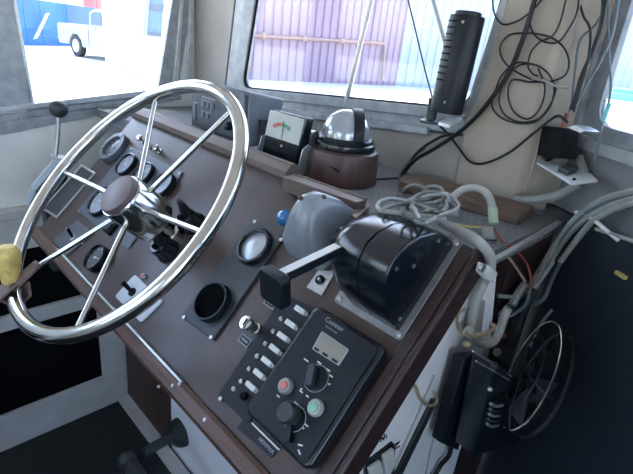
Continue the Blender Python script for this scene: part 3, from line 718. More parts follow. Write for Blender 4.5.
MB().lathe([(.006, .012), (.006, KL * .24), (.013, KL * .26), (.0165, KL * .34), (.0165, KL * .56), (.018, KL * .66), (.021, KL * .78), (.0225, KL), (.021, KL + .010), (.016, KL + .018), (.005, KL + .021)], 28, Mk2).build('grip', yellow, sp)
for a in (-.015, .015):
    MB().cyl(Mk @ V((-.018, a, .018)), Mk @ V((-.018, a, .025)), .004, seg=8).build('bolt', rust, sp)

# ------------------------------------------------------------------ port control lever
lv = thing('shift_lever', 'shift lever with black ball knob on a grey metal box by the side wall', 'lever', at_x(50, 180, -1.47))
X = -1.47
bx = [at_x(54.5, 157.5, X), at_x(68, 160, X - .0), at_x(40, 193, X), at_x(30.5, 185.5, X)]
b0 = at_x(45, 180, X)
top = [at_x(p[0], p[1], X) for p in ((54.5, 157.5), (30.5, 185.5), (35.5, 191), (60, 163))]
MB().slab(top, (-.045, -.01, -.06)).build('box_cover', boxpaint, lv, world=True, bevel=.003)
MB().slab([at_x(p[0], p[1], X + .002) for p in ((60, 163), (70, 160), (50, 192), (36, 191))], (-.04, 0, -.07)).build('slot_side', char, lv, world=True, bevel=.002)
MB().slab([at_x(p[0], p[1], X + .004) for p in ((54.5, 157.5), (69, 159), (66, 163.5), (59, 163))], (-.05, 0, 0)).build('box_lip', boxpaint, lv, world=True, bevel=.001)
MB().box(-1.60, -1.40, .52, .66, .9, .9001).v
bb = at_x(50, 180, X)
MB().box(X - .05, X - .005, bb.y - .02, bb.y + .10, bb.z - .30, bb.z - .055).build('stand', char, lv, world=True)
MB().tube([at_x(58, 168, X - .02), at_x(55.5, 157, X - .02), at_x(57.5, 138, X - .02), at_x(58.5, 112, X - .02)], .0065).build('rod', steel, lv, world=True)
MB().ball(at_x(58.5, 109, X - .02), .025, 20).build('ball_knob', blackgl if 0 else char, lv, world=True)

# ------------------------------------------------------------------ hand crank under the console
ck = thing('hand_crank', 'dark cast crank handle standing out of the white console front', 'crank', at_y(181, 432, .64))
f0 = at_y(181, 432, .638); s1 = at_d(141, 454, 1.72); dd = (s1 - f0).normalized()
MB().lathe([(.054, 0), (.052, .012), (.038, .03), (.021, .06), (.017, .075)], 24, Matrix.Translation(f0) @ dd.to_track_quat('Z', 'Y').to_matrix().to_4x4()).build('flange', crankm, ck, world=True)
MB().cyl(f0 + dd * .05, s1, .017, .016, 16).build('shaft', crankm, ck, world=True)
k0 = at_d(127, 460, 1.70)
MB().ball(k0, .028, 18, sc=(1, 1, 1)).build('knuckle', crankm, ck, world=True)
MB().cyl(k0, at_d(148, 492, 1.62), .022, .024, 14).build('handle', crankm, ck, world=True)

# ------------------------------------------------------------------ instruments standing behind the panel
so = thing('depth_sounder', 'grey box instrument with push buttons and green display behind the panel', 'instrument', V((-1.01, .66, SH)))
MB().loft([[V((-.885, .66, 1.257)), V((-.885, .66, 1.381)), V((-1.14, .66, 1.381)), V((-1.14, .66, 1.257))], [V((-.885, .745, 1.257)), V((-.885, .765, 1.366)), V((-1.14, .765, 1.366)), V((-1.14, .745, 1.257))]]).build('case', greyplas, so, world=True, bevel=.004)
MB().box(-1.13, -.893, .655, .6595, 1.264, 1.374).build('front_panel', bluegrey, so, world=True, bevel=.002)
MB().box(-.91, -.892, .6505, .6545, 1.262, 1.376).build('end_strip', greyplas, so, world=True, bevel=.001)
def fx(px, py): return at_y(px, py, .6549)
def panel_rect(a, b, nm, m_, par, y=.655, th=.003, w=.0):
    p, q = at_y(*a, y), at_y(*b, y)
    return MB().box(min(p.x, q.x), max(p.x, q.x), y - th, y, min(p.z, q.z), max(p.z, q.z)).build(nm, m_, par, world=True)
for a, b in (((201.5, 99), (211, 114)), ((194, 101.5), (198, 115))):
    p, q = fx(*a), fx(*b); x0, x1, z0, z1 = p.x, q.x, q.z, p.z
    MB().ring([V((x0, .655, z0)), V((x1, .655, z0)), V((x1, .655, z1)), V((x0, .655, z1))], [V((x0 + .002, .655, z0 + .002)), V((x1 - .002, .655, z0 + .002)), V((x1 - .002, .655, z1 - .002)), V((x0 + .002, .655, z1 - .002))], (0, -.0012, 0)).build('button_border', dimink, so, world=True)
for px, py in ((204, 104), (208.5, 105.5), (203.5, 114), (208, 115.5), (195.5, 106), (195.5, 112), (195.5, 117.5), (213, 106.5)):
    p = fx(px, py); MB().box(p.x - .006, p.x + .006, .651, .655, p.z - .006, p.z + .006).build('button', greyplas, so, world=True, bevel=.001)
panel_rect((203, 96), (216, 101), 'maker_strip', dimink, so)
panel_rect((233, 98), (245, 108), 'display', lcdgreen, so, th=.002)
p = fx(239.5, 103.5)
for k in range(3): MB().box(p.x - .020 + k * .015, p.x - .010 + k * .015, .6515, .6532, p.z - .008, p.z + .008).build('display_digit', greenarc, so, world=True)
MB().lathe([(.010, 0), (.010, .012), (.007, .014)], 16, Matrix.Translation(fx(230, 126)) @ Matrix.Rotation(math.pi / 2, 4, 'X')).build('knob', black, so, world=True)
c = at_y(186, 114, .70)
MB().lathe([(.022, 0), (.022, .02), (.018, .022)], 18, Matrix.Translation((-1.165, .70, c.z)) @ Matrix.Rotation(math.pi / 2, 4, 'Y')).build('bracket_knob', black, so, world=True)
MB().box(-1.15, -1.141, .68, .73, SH + .001, c.z).build('bracket_leg', char, so, world=True); MB().box(-.884, -.876, .69, .73, SH + .001, 1.32).build('bracket_leg', char, so, world=True)
MB().box(-1.15, -.876, .68, .73, SH + .0005, SH + .004).build('bracket_base', char, so, world=True)
# meter
me_ = thing('analog_meter', 'black analog meter with white scale, red and green bands, on a bracket', 'meter', V((-.78, .69, SH)))
P = [at_y(*p, .68) for p in ((271, 111), (307.5, 120), (300, 166), (263, 150))]
P = [V((-.832, .68, 1.352)), V((-.715, .68, 1.352)), V((-.727, .672, 1.250)), V((-.846, .672, 1.250))]
MB().slab(P, (0.004, .022, 0)).build('case', blackgl, me_, world=True, bevel=.003)
W = [P[0] * .985 + P[2] * .015, P[1] * .985 + P[3] * .015, P[1] * .42 + P[2] * .56 + P[0] * .02, P[0] * .42 + P[3] * .56 + P[1] * .02]
W = [p + V((0, -.0025, 0)) for p in W]
MB().slab(W, (0, .002, 0)).build('scale_card', meterw, me_, world=True)
cen = V((-.780, .6745, 1.268)); 
for a0, a1, m_ in ((93, 122, redarc), (66, 93, greenarc)):
    pts = [cen + V((.056 * math.cos(math.radians(a)), -.0002, .056 * math.sin(math.radians(a)))) for a in (a0, (a0 * 2 + a1) / 3, (a0 + 2 * a1) / 3, a1)]
    out_ = pts + [cen + (p - cen) * 1.13 for p in reversed(pts)]
    MB().slab(out_, (0, -.0012, 0)).build('scale_band', m_, me_, world=True)
MB().cyl(cen + V((0, -.001, .028)), cen + V((.004, -.001, .068)), .0008, seg=6).build('needle', blackmat, me_, world=True)
MB().ball(cen + V((.002, -.002, .014)), .003, 8).build('zero_screw', ink, me_, world=True)
MB().box(-.852, -.712, .664, .70, SH + .0005, SH + .004).build('bracket_base', alu, me_, world=True)
MB().slab([V((-.715, .664, SH + .004)), V((-.715, .70, SH + .004)), V((-.710, .70, 1.295)), V((-.710, .688, 1.300)), V((-.710, .672, 1.29))], (.003, 0, 0)).build('bracket_arm', alu, me_, world=True, bevel=.001)
MB().slab([V((-.855, .664, SH + .004)), V((-.855, .70, SH + .004)), V((-.848, .70, 1.295)), V((-.848, .672, 1.29))], (-.003, 0, 0)).build('bracket_arm', alu, me_, world=True, bevel=.001)
# compass
CC = V((-.672, .762, SH))
cp = thing('compass', 'domed marine compass with black hood on a round brown wooden base', 'compass', CC)
MB().lathe([(.080, 0), (.0805, .004), (.077, .06), (.075, .068), (.068, .071)], 40).build('wooden_base', compwood, cp)
MB().lathe([(.0665, .0712), (.067, .078), (.066, .084), (.062, .086), (.062, .093), (.059, .096), (.054, .0965)], 40).build('black_ring', blackgl, cp)
MB().lathe([(.053, .0966)] + [(.053 * math.cos(a), .0966 + .056 * math.sin(a)) for a in [math.pi / 2 * k / 12 for k in range(1, 12)]] + [(.001, .1526)], 40).build('dome', domeglass, cp)
mb = MB(); secs = []
for k in range(17):
    a = math.radians(-8 + 196 * k / 16); ring_ = []
    for w_, rr in ((-.011, .0545), (-.011, .058), (.011, .058), (.011, .0545)):
        ring_.append(V((rr * math.cos(a), w_, .0966 + rr * 1.03 * math.sin(a))))
    secs.append(ring_)
HM = Matrix.Translation((0.0, 0, 0)) @ Matrix.Rotation(math.radians(-38), 4, 'Z') @ Matrix.Translation((.0, .018, -.0)) 
mb.loft([[V((p.x * .94, p.y, .0966 + (p.z - .0966) * .94 + .003)) for p in s] for s in secs], HM); mb.build('hood_band', black, cp)
MB().cyl((-.045, -.055, .05), (-.05, -.062, .05), .008, seg=12).build('screw', char, cp)
cb = MB().tube([at_y(322, 162, .70), at_z(336, 170, SH + .04), at_z(352, 177, SH + .01), at_z(375, 179, SH + .005), at_z(398, 178, SH + .01)], .0022).build('compass_cable', blackwire)
tag(cb, 'thin dark cable running from the compass base across the shelf', 'cable')
t = thing('instrument_lamp', 'small silver lamp capsule between the meter and the compass', 'lamp', at_y(311, 138, .72))
c = at_y(310, 137, .715); MB().cyl(c + V((-.012, 0, 0)), c + V((.014, .004, 0)), .014, .016, 16).build('capsule', steel, t, world=True); MB().cyl(c + V((-.006, .004, -.012)), V((c.x - .004, c.y + .006, SH + .001)), .005).build('stalk', black, t, world=True)

# ------------------------------------------------------------------ wood on the shelf
t = thing('wood_strip', 'loose dark wooden strip lying along the top of the panel', 'wood strip', V((-.56, .61, SH + .02)))
A, B = at_z(288, 175, 1.265), at_z(361, 201, 1.265)
dx = (B - A).normalized(); dy = V((-dx.y, dx.x, 0))
MB().slab([A - dy * .014, B - dy * .014, B + dy * .018, A + dy * .018], (0, 0, -.028)).build('strip', greywood, t, world=True, bevel=.002)
MB().slab([A + dy * .013 + V((0, 0, .0002)), B + dy * .013 + V((0, 0, .0002)), B + dy * .018 + V((0, 0, .0002)), A + dy * .018 + V((0, 0, .0002))], (0, 0, .0015)).build('worn_edge', rawwood, t, world=True)
t = MB().slab([at_z(347, 211, 1.252), at_z(357, 201, 1.252), at_z(370, 206, 1.252), at_z(356, 219, 1.252)], (0, 0, -.026)).build('wood_block', greywood, bevel=.002)
tag(t, 'short dark wood block at the end of the wooden strip', 'wood block')
t = MB().slab([at_z(399, 181, 1.246), at_z(520, 215, 1.246), at_z(535, 206, 1.246), at_z(416, 172, 1.246)], (0, 0, -.0205)).build('wood_plank', rawwood, bevel=.002)
tag(t, 'weathered brown wooden plank lying on the carpeted shelf before the post', 'plank')

# ------------------------------------------------------------------ slotted black cylinder, antenna base
sk = thing('slotted_cylinder', 'tall black slotted cylinder standing on the window sill by the post', 'speaker', at_y(446, 113, .92))
b0 = at_y(446, 112, .92); ht = 0.222
b1 = at_y(468, 16, .92); ax = (b1 - b0)
Mc = Matrix.Translation(b0) @ ax.to_track_quat('Z', 'Y').to_matrix().to_4x4(); Lc = ax.length
MB().lathe([(.034, 0), (.0345, .004), (.0345, Lc - .004), (.033, Lc)], 32, Mc).build('body', black, sk, world=True)
MB().lathe([(.026, Lc), (.026, Lc + .006), (.024, Lc + .008)], 28, Mc).build('cap', black, sk, world=True)
for k in range(10):
    p = at_y(458.5 - (458.5 - 449) * k / 9 - 1, 22 + (80 - 22) * k / 9, .92); z = (Mc.inverted() @ p).z
    pts = []
    for j in range(5):
        a0_ = math.atan2(*(Mc.inverted().to_3x3() @ (EYE - b0)).yx) - math.radians(88) + math.radians(55) * j / 4
        pts.append(Mc @ V((.0340 * math.cos(a0_), .0340 * math.sin(a0_), z)))
    MB().tube(pts, .0018, 6, sub=1).build('slot', blackmat, sk, world=True)
for k in (0.12, .93):
    a0_ = math.atan2(*(Mc.inverted().to_3x3() @ (EYE - b0)).yx) - .2
    MB().ball(Mc @ V((.0345 * math.cos(a0_), .0345 * math.sin(a0_), Lc * k)), .003, 8).build('screw', steel, sk, world=True)
MB().slab([at_z(438, 125, b0.z - .006), at_z(449, 128, b0.z - .006), at_z(462, 121, b0.z - .006), at_z(450, 117, b0.z - .006)], (0, 0, .005)).build('foot', alu, sk, world=True)
ab = thing('antenna_base', 'short black antenna mount with a thin whip beside the slotted cylinder', 'antenna', at_y(430, 122, .925))
a0, a1 = at_y(430, 123, .925), at_y(435, 100, .925)
MB().lathe([(.024, 0), (.024, .005), (.012, .010), (.0115, .04), (.013, .044), (.013, .052), (.006, .056)], 20, Matrix.Translation(a0)).build('mount', char, ab, world=True)
MB().tube([at_y(433, 100, .925), at_y(425, 70, .93), at_y(413, 20, .94), at_y(403, -20, .95)], .0017, 6).build('whip', blackwire, ab, world=True)
wr = MB().cyl(at_y(450, 60, 1.10), line_z(at_y(450, 60, 1.10), at_y(433, 0, 1.10), 2.0), .005, seg=8).build('wiper_arm', greywire)
tag(wr, 'thin grey rod outside the front window behind the slotted cylinder', 'rod')

# ------------------------------------------------------------------ wiring
def wire(name, label, cat, pts, r, m, group=None, sub=6, closed=False, parent=None, seg=7):
    o = MB().tube(pts, r, seg, closed=closed, sub=sub).build(name, m, parent)
    if parent is None: tag(o, label, cat, group)
    return o
yp = YP - .012
def pts_y(l, y=yp): return [at_y(a, b, y + (c[0] if c else 0)) for a, b, *c in l]
wire('thick_cable', 'thick black twin cable running down the beige post to the shelf', 'cable', pts_y([(540, -25), (533, 5), (523, 38), (510, 70), (494, 95), (475, 118), (455, 135), (432, 150), (415, 160), (404, 172), (398, 180, -.05)]), .0047, blackwire)
wire('thick_cable', 'black cable looping behind the cylinder foot down to the shelf', 'cable', pts_y([(452, 134, -.01), (440, 137, -.01), (422, 148, -.01), (410, 161, -.01), (402, 172, -.01), (397, 183, -.06)]), .0036, blackwire)
wire('coiled_wire', 'coil of thin black wire hanging on the beige post', 'wire', pts_y([(533, 64), (516, 63), (502, 75), (495, 92), (492, 106), (500, 117), (516, 123), (535, 122), (548, 110), (554, 92), (550, 76), (536, 65), (518, 66), (505, 80), (499, 100), (505, 115), (520, 122), (538, 119), (550, 105), (556, 88), (549, 82), (530, 82), (512, 80), (508, 95), (514, 112), (528, 119), (540, 108), (545, 88), (538, 68)]), .0017, blackwire)
wire('looped_wire', 'thin black wire hanging in a wide loop near the top of the post', 'wire', pts_y([(492, -10), (494, 12), (502, 24), (515, 22), (528, 14), (540, 2), (548, -12)]), .0017, blackwire)
wire('looped_wire', 'thin black wire drooping from the post top and crossing the coil', 'wire', pts_y([(536, -10), (530, 20), (534, 34), (545, 42), (558, 42), (568, 30), (577, 12), (579, -8)]), .0017, blackwire)
wire('looped_wire', 'black wire making one large loop around the upper post above the coil', 'wire', pts_y([(568, -10), (560, 22), (552, 36), (540, 42), (531, 52), (528, 66), (533, 74), (538, 76)]), .0017, blackwire)
wire('looped_wire', 'black wire ring sweeping round the post between coil and right window', 'wire', pts_y([(527, 33), (512, 34), (502, 42), (500, 52), (506, 64), (520, 74), (540, 82), (556, 80), (566, 74), (569, 62), (564, 48), (552, 38), (538, 34), (527, 33)]), .0017, blackwire)
wire('drooping_wire', 'black wire drooping from the cylinder foot to the black mounting box', 'wire', pts_y([(436, 122), (448, 134), (458, 147), (468, 160), (478, 164), (492, 161), (510, 152), (528, 138), (545, 124), (558, 116), (567, 122, -.06)]), .0027, blackwire)
wire('tie_wire', 'white cable tie across the wire coil on the post', 'cable tie', pts_y([(532, 78), (545, 81), (556, 86), (568, 88)], yp - .006), .0024, cablew)
def pr(l, o=.03): return [at_r(a, b, o + (c[0] if c else 0)) for a, b, *c in l]
wire('hanging_wire', 'black wire running down the corner beside the right window', 'wire', pr([(577, -8), (583, 15), (590, 30), (588, 60), (580, 90), (574, 112)], .06), .0022, blackwire)
wire('hanging_wire', 'blue-grey wire slanting down beside the right window frame', 'wire', pr([(612, -8), (596, 24), (580, 40), (575, 70), (572, 100), (569, 112)], .045), .0022, greywire)
wire('hanging_wire', 'blue-grey wire crossing the right window frame to the mounting box', 'wire', pr([(620, -8), (612, 35), (600, 62), (588, 82), (580, 98), (574, 112)], .045), .0022, greywire)
wire('hanging_wire', 'dark blue wire bundle down the corner between post and right wall', 'wire', pr([(604, -8), (602, 20), (593, 50), (582, 75), (576, 95), (571, 110)], .05), .004, blackwire)
wire('frame_wire', 'pale wire with a teal splice hanging across the right window', 'wire', pr([(608, -8), (608, 30), (609, 60), (611, 85), (607, 110), (602, 125), (598, 145), (594, 162)], .035), .0022, greywire)
wire('wire_splice', 'teal splice sleeve on the wire in the right window', 'splice', pr([(609.5, 103), (606, 113), (603, 122)], .035), .0038, tealw)
t = MB().tube(pr([(567, 113, .012), (565, 120, .012), (563, 127, .012)], .04), .004, 8).build('red_connector', redwire); tag(t, 'small red connector above the black mounting box', 'connector')
# black box and bracket
t = thing('mounting_box', 'black plastic box hanging in the corner above the white bracket', 'box', at_r(567, 150, .02))
MB().slab([at_r(560, 127, .03), at_r(580, 131, .03), at_r(577, 160, .03), at_r(554, 157, .03)], RN * .04).build('body', blackmat, t, world=True, bevel=.004)
MB().slab([at_r(567, 127, .07), at_r(580, 133, .07), at_r(585, 131, .07), at_r(575, 125, .07)], RN * -.03).build('top_flap', alu, t, world=True)
MB().slab([at_r(540, 148, .05), at_r(546, 147, .05), at_r(554, 158, .05), at_r(550, 162, .05)], RN * .012).build('clip', black, t, world=True, bevel=.002)
t = thing('bracket_plate', 'small white metal bracket plate sticking out below the black box', 'bracket', at_r(560, 170, 0))
zz = at_r(565, 172, .07).z
MB().slab([at_z(537, 162, zz), at_z(572, 183.5, zz), at_z(598, 180.5, zz), at_z(592, 174, zz), at_z(560, 160, zz)], (0, 0, -.004)).build('plate', whiteplate, t, world=True, bevel=.001)
MB().slab([at_z(557, 172, zz), at_z(568, 176, zz), at_z(577, 173, zz), at_z(566, 168, zz)], (0, 0, .010)).build('junction', char, t, world=True, bevel=.002)
c = at_z(574, 180, zz); MB().cyl(c, c + V((0, 0, .003)), .003, seg=8).build('screw', blackmat, t, world=True)
MB().slab([at_r(583, 155, .012), at_r(590, 176, .012), at_r(586, 177, .012), at_r(579, 157, .012)], RN * .008).build('strut', cablew, t, world=True)
wire('grey_hose', 'light grey hose curving from under the bracket plate to the post foot', 'hose', [at_y(515, 199, .955), at_y(530, 200, .95), at_y(548, 198, .95), at_y(563, 193, .955), at_y(578, 184, .965)], .0085, cablew, seg=10)
# cable bundle on the right
def dpt(l):
    out = []
    for a, b, d in l:
        w = (at_r(a, b, .034) - EYE).length
        out.append(at_d(a, b, min(d, w) if w > 0 else d))
    return out
grp = 'cables sweeping over the right side'
lab = 'pale cable in the bundle sweeping down from the right wall past the console'
for off, m_, r, lab in ((0, cablew, .0062, 'thick pale cable, uppermost of the bundle sweeping from the right wall'), (5, greywire, .0042, 'blue-grey cable in the middle of the bundle sweeping from the right wall'), (9, cablew, .005, 'thin pale cable on the underside of the sweeping bundle')):
    wire('sweeping_cable', lab, 'cable', dpt([(660, 186 + off, 1.10), (633, 191 + off * .8, 1.12), (605, 199 + off, 1.12), (582, 213 + off, 1.10), (562, 235 + off, 1.05), (545, 262 + off, 1.0), (530, 286 + off, .96), (512, 303 + off * .7, .93), (500, 316 + off, .92)]), r, m_, grp)
wire('sweeping_cable', 'separate pale cable parting from the sweeping bundle by the long tie', 'cable', dpt([(660, 192, 1.09), (633, 203, 1.10), (612, 210, 1.10), (592, 222, 1.08), (575, 242, 1.05), (560, 262, 1.0)]), .0055, cablew, grp)
wire('cable_tie', 'long white cable tie crossing the pale cable bundle', 'cable tie', dpt([(576, 212, 1.06), (590, 217, 1.05), (606, 230, 1.05), (618, 240, 1.05)]), .0035, white)
wire('wall_wire', 'pale thin wire running off to the right below the cable bundle', 'wire', dpt([(596, 229, 1.06), (612, 234, 1.06), (633, 241, 1.05), (655, 246, 1.05)]), .0035, cablew)
for l, r, m_, lb in (([(561, 262, 1.0), (552, 280, .97), (545, 297, .95), (535, 305, .94)], .0035, greywire, 'short grey wire tail below the pale cable bundle'),
                     ([(553, 262, .98), (535, 286, .94), (515, 296, .92), (497, 296, .90)], .004, cablew, 'pale stripped wire end pointing at the console edge'),
                     ([(525, 284, .93), (518, 294, .92), (512, 305, .91)], .0075, cablew, 'short thick cut cable end below the shelf edging')):
    wire('wire_tail', lb, 'wire', dpt(l), r, m_)
# coil of grey cable on the shelf
pts = []
for k in range(46):
    a = k * .62; rx = 33 + 9 * math.sin(k * .9); ry = 11 + 5 * math.cos(k * 1.3)
    pts.append(at_z(428 + 6 * math.sin(k * .37) + rx * math.cos(a) * (.75 + .25 * math.sin(k * .5)), 207 + 3 * math.cos(k * .8) + ry * math.sin(a), SH + .05 + .016 * math.sin(k * 1.7) + .0006 * k))
wire('cable_coil', 'tangled coil of light grey cable on the shelf behind the engine control', 'cable', pts, .0024, cablew, sub=4)
wire('cable_loop', 'upright light grey cable loop rising from the tangled coil, beside the plank', 'cable', [at_z(400, 208, SH + .055)] + pts_y([(402, 198), (406, 188), (416, 185), (427, 190), (425, 198), (420, 204), (424, 190), (432, 186), (442, 189), (443, 200), (440, 208)], .80), .0034, cablew)
wire('cable_loop', 'wide flat light grey cable loop on the left of the tangled coil', 'cable', [at_z(*p, SH + .065) for p in ((440, 214), (415, 204), (392, 199), (379, 203), (380, 210), (398, 213), (425, 216), (446, 218))], .0034, cablew)
wire('riser_cable', 'thin blue-grey cable standing up from the shelf beside the plank', 'cable', [at_z(397, 197, SH + .004), at_y(398, 186, .86), at_y(401, 172, .90), at_y(410, 160, .94), at_y(425, 148, .95)], .003, greywire)
wire('arched_hose', 'grey-white hose arching over the shelf end of the plank', 'hose', dpt([(443, 212, .865), (450, 200, .875), (462, 190, .88), (476, 188, .88), (487, 194, .875), (492, 206, .86), (493, 222, .85)]), .0068, hosew, seg=10)
wire('green_tape', 'pale green tape sleeve at the end of the arched hose', 'tape', dpt([(492.3, 208, .859), (493, 216, .853), (493.5, 224, .848)]), .0082, greenw)
t = MB().slab([at_d(485, 228, .85), at_d(496, 227, .85), at_d(498, 240, .84), at_d(487, 240, .84)], (.0, -.02, .006)).build('terminal_block', cablew, bevel=.003); tag(t, 'pale terminal block where the red and yellow wires join', 'connector')
wire('yellow_wire', 'thin yellow wire lying from the tangled coil to the terminal block', 'wire', dpt([(448, 222, .83), (462, 226, .83), (475, 227, .835), (487, 228, .84)]), .0022, yelwire)
wire('red_wire', 'thin red wire looping from the terminal block down past the shelf edging', 'wire', dpt([(494, 228, .835), (502, 241, .835), (515, 250, .85), (526, 262, .90), (531, 278, .90), (531, 290, .91)]), .0022, redwire)
wire('tan_wire', 'thin tan wire from the terminal block hanging in front of the dark side', 'wire', dpt([(497, 240, .835), (505, 252, .84), (515, 266, .86), (525, 281, .90)]), .0022, tan)
def xs(l, X): return [at_x(a, b, X) for a, b in l]
wire('edge_hose', 'thick grey-white hose bending over the right edge of the console', 'hose', [at_z(441, 222, 1.262), at_z(455, 229, 1.268), at_z(468, 235, 1.272), at_z(480, 243, 1.272)] + xs([(490, 257), (490, 270)], -.236) + xs([(483, 283), (477, 297), (473, 315), (471, 328)], -.244), .0074, hosew, seg=12)
wire('hose_tail', 'grey-white hose looping below the flat ribbon on the console side', 'hose', xs([(469, 330), (474, 338), (483, 344), (493, 342), (499, 332), (504, 318), (508, 308)], -.236), .0072, hosew, seg=10)
t = MB().slab(xs([(475, 298), (483, 300), (479, 332), (465, 330)], -.252), (.005, 0, 0)).build('flat_ribbon', hosew, bevel=.002); tag(t, 'flat grey-white ribbon cable hanging on the console side', 'cable')
t = thing('hose_clamp', 'white plastic clamp screwed over the hose at the console edge', 'clamp', at_x(483, 268, -.24))
MB().slab(xs([(477, 261), (485, 264), (493, 271), (489, 281), (482, 278), (475, 271)], -.232), (.008, 0, 0)).build('band', white, t, world=True, bevel=.002)
c = at_x(480, 267, -.224); MB().cyl(c, c + V((.005, 0, 0)), .006, seg=12).build('screw', steel, t, world=True)

# ------------------------------------------------------------------ radio box and wire-guard fan on the side
t = thing('radio_box', 'black ribbed radio box fixed to the white console side', 'radio', at_x(475, 400, -.24))
MB().slab(xs([(453, 352), (470, 350), (449, 444), (431, 436)], -.245), (.02, 0, 0)).build('mount_plate', black, t, world=True, bevel=.003)
MB().slab(xs([(470, 349), (512, 376), (498, 430), (452, 440)], -.222), (.045, 0, 0)).build('body', blackgl, t, world=True, bevel=.006)
for a, b in (((473, 351), (511, 376)), ((476, 361), (509, 380))):
    MB().tube(xs([a, b], -.176), .0012, 6, sub=1).build('edge_bead', steel, t, world=True)
for k in range(5):
    MB().tube(xs([(491 - k * .9, 404 + k * 5), (496 - k * .9, 406 + k * 5.), (502 - k, 405 + k * 5)], -.174), .0028, 6).build('rib', greyplas if k % 2 == 0 else char, t, world=True)
MB().tube(xs([(497, 352), (506, 360), (503, 372), (494, 366)], -.178), .006, 8).build('plug', black, t, world=True)
c = at_x(490, 389, -.176); MB().ball(c, .004, 8).build('screw', steel, t, world=True)
fn = thing('guard_fan', 'black fan in an oval bright wire guard beside the radio box', 'fan', at_x(535, 380, -.15))
fc = at_d(531, 374, .84)
ex = (at_d(554, 322, .86) - fc); ey = (at_d(551, 384, .81) - fc)
ez = ex.cross(ey).normalized()
def fp(a, s=1.0, z=0.0): return fc + ex * math.cos(a) * s + ey * math.sin(a) * s + ez * z
MB().tube([fp(2 * math.pi * k / 28, 1, 0) for k in range(28)], .0019, 7, closed=True, sub=2).build('guard_ring', chrome, fn, world=True)
MB().tube([fp(2 * math.pi * k / 28, .97, .03) for k in range(28)], .0032, 7, closed=True, sub=2).build('guard_ring', black, fn, world=True)
MB().tube([fp(2 * math.pi * k / 28, .62, -.012) for k in range(28)], .0018, 6, closed=True, sub=2).build('guard_ring', black, fn, world=True)
for k in range(5):
    a = 2 * math.pi * (k + .4) / 5
    MB().tube([fp(a, .15, -.016), fp(a, .62, -.012), fp(a, .98, .0), fp(a, .98, .03)], .0014, 5, sub=2).build('guard_spoke', black, fn, world=True)
mb = MB(); mb.loft([[fp(2 * math.pi * k / 20, s, z) for k in range(20)] for s, z in ((.22, -.008), (.25, .02), (.25, .06), (.1, .07))]); mb.build('motor', blackgl, fn, world=True)
for k in range(4):
    a = math.pi / 2 * k
    MB().loft([[fp(a - .1, .2, .012), fp(a + .1, .2, .006), fp(a + .1, .2, .007), fp(a - .1, .2, .013)], [fp(a - .1, .85, .02), fp(a + .55, .85, .004), fp(a + .55, .85, .006), fp(a - .1, .85, .022)]]).build('blade', black, fn, world=True)
MB().cyl(fp(0, 0, .06), at_x(503, 400, -.19), .012, seg=10).build('arm', black, fn, world=True)
for l, m_, r, nm, lb, ct in ((xs([(466, 308), (458, 314), (458, 326), (463, 334)], -.250), tan, .0025, 'tan_lead', 'frayed tan lead hanging beside the flat ribbon on the console side', 'wire'),
                     (xs([(464, 332), (470, 336), (484, 334), (492, 330), (494, 325)], -.226), tan, .003, 'brass_lead', 'tan lead crossing the hose loop to a brass terminal', 'wire'),
                     (xs([(502, 335), (509, 337), (515, 339)], -.232), redwire, .0042, 'red_lug', 'short dark red lug beside the hose loop', 'connector'),
                     ([(530, 290, .91), (525, 305, .9), (510, 316, .89), (498, 318, .88)], greywire, .003, 'grey_lead', 'grey lead bending behind the hose loop', 'wire'),
                     ([(535, 290, .92), (522, 310, .91), (515, 330, .90), (508, 345, .89)], blackwire, .009, 'black_harness', 'black wiring harness dropping behind the fan', 'cable'),
                     ([(552, 310, .9), (542, 322, .89), (535, 335, .88), (530, 347, .87)], greywire, .0025, 'steel_stay', 'thin grey stay wire above the fan guard', 'wire')):
    wire(nm, lb, ct, l if isinstance(l[0], Vector) else dpt(l), r, m_)
for px, py, lb in ((493, 326.5, 'brass terminal bolt beside the hose loop'), (466.5, 344, 'brass terminal bolt above the radio box')):
    t = MB().ball(at_x(px, py, -.228), .006, 12, sc=(1, 1, .8)).build('terminal_bolt', tan); tag(t, lb, 'bolt')
# on the white side panel
XS = UR
t = thing('rocker_pair', 'pair of white rockers in a black frame on the white console side', 'switch', at_x(380, 462, XS))
MB().slab(xs([(363.5, 462), (391, 441), (393, 446), (392, 480), (363, 500)], XS), (.004, 0, 0)).build('frame', black, t, world=True)
MB().slab(xs([(366.5, 467), (378, 459), (381, 470), (370, 490)], XS + .004), (.006, 0, 0)).build('rocker', white, t, world=True, bevel=.001)
MB().slab(xs([(381, 454), (391, 447), (392.5, 462), (384, 480)], XS + .004), (.006, 0, 0)).build('rocker', white, t, world=True, bevel=.001)
hm = thing('marker_note', 'handwritten black letters and arrow above the white rockers', 'marking', at_x(388, 440, XS))
for l in ([(380.5, 442), (382, 436)], [(383.5, 440), (385, 434)], [(381, 439.5), (385, 437)], [(386, 438.5), (387, 435)], [(392, 451), (400, 441)], [(394, 445), (399, 442)], [(395, 449), (400, 446)], [(393, 447), (395, 451)]):
    MB().tube(xs(l, XS + .0005), .0009, 5, sub=1).build('stroke', blackmat, hm, world=True)
t = MB().slab(xs([(430.5, 398), (435, 399), (396, 480), (390, 480)], XS), (.006, 0, 0)).build('dark_conduit', crankm, bevel=.001); tag(t, 'narrow dark conduit strip running down the white console side', 'conduit')
t = MB().slab(xs([(432, 375), (434, 375), (389, 480), (386.5, 480)], XS), (.002, 0, 0)).build('seam_bead', lockpaint); tag(t, 'thin grey seam bead alongside the dark conduit strip', 'trim')
t = MB().slab(xs([(431, 440), (432.5, 440), (424, 480), (422, 480)], XS), (.002, 0, 0)).build('seam_bead', lockpaint); tag(t, 'thin grey seam bead below the radio box', 'trim')
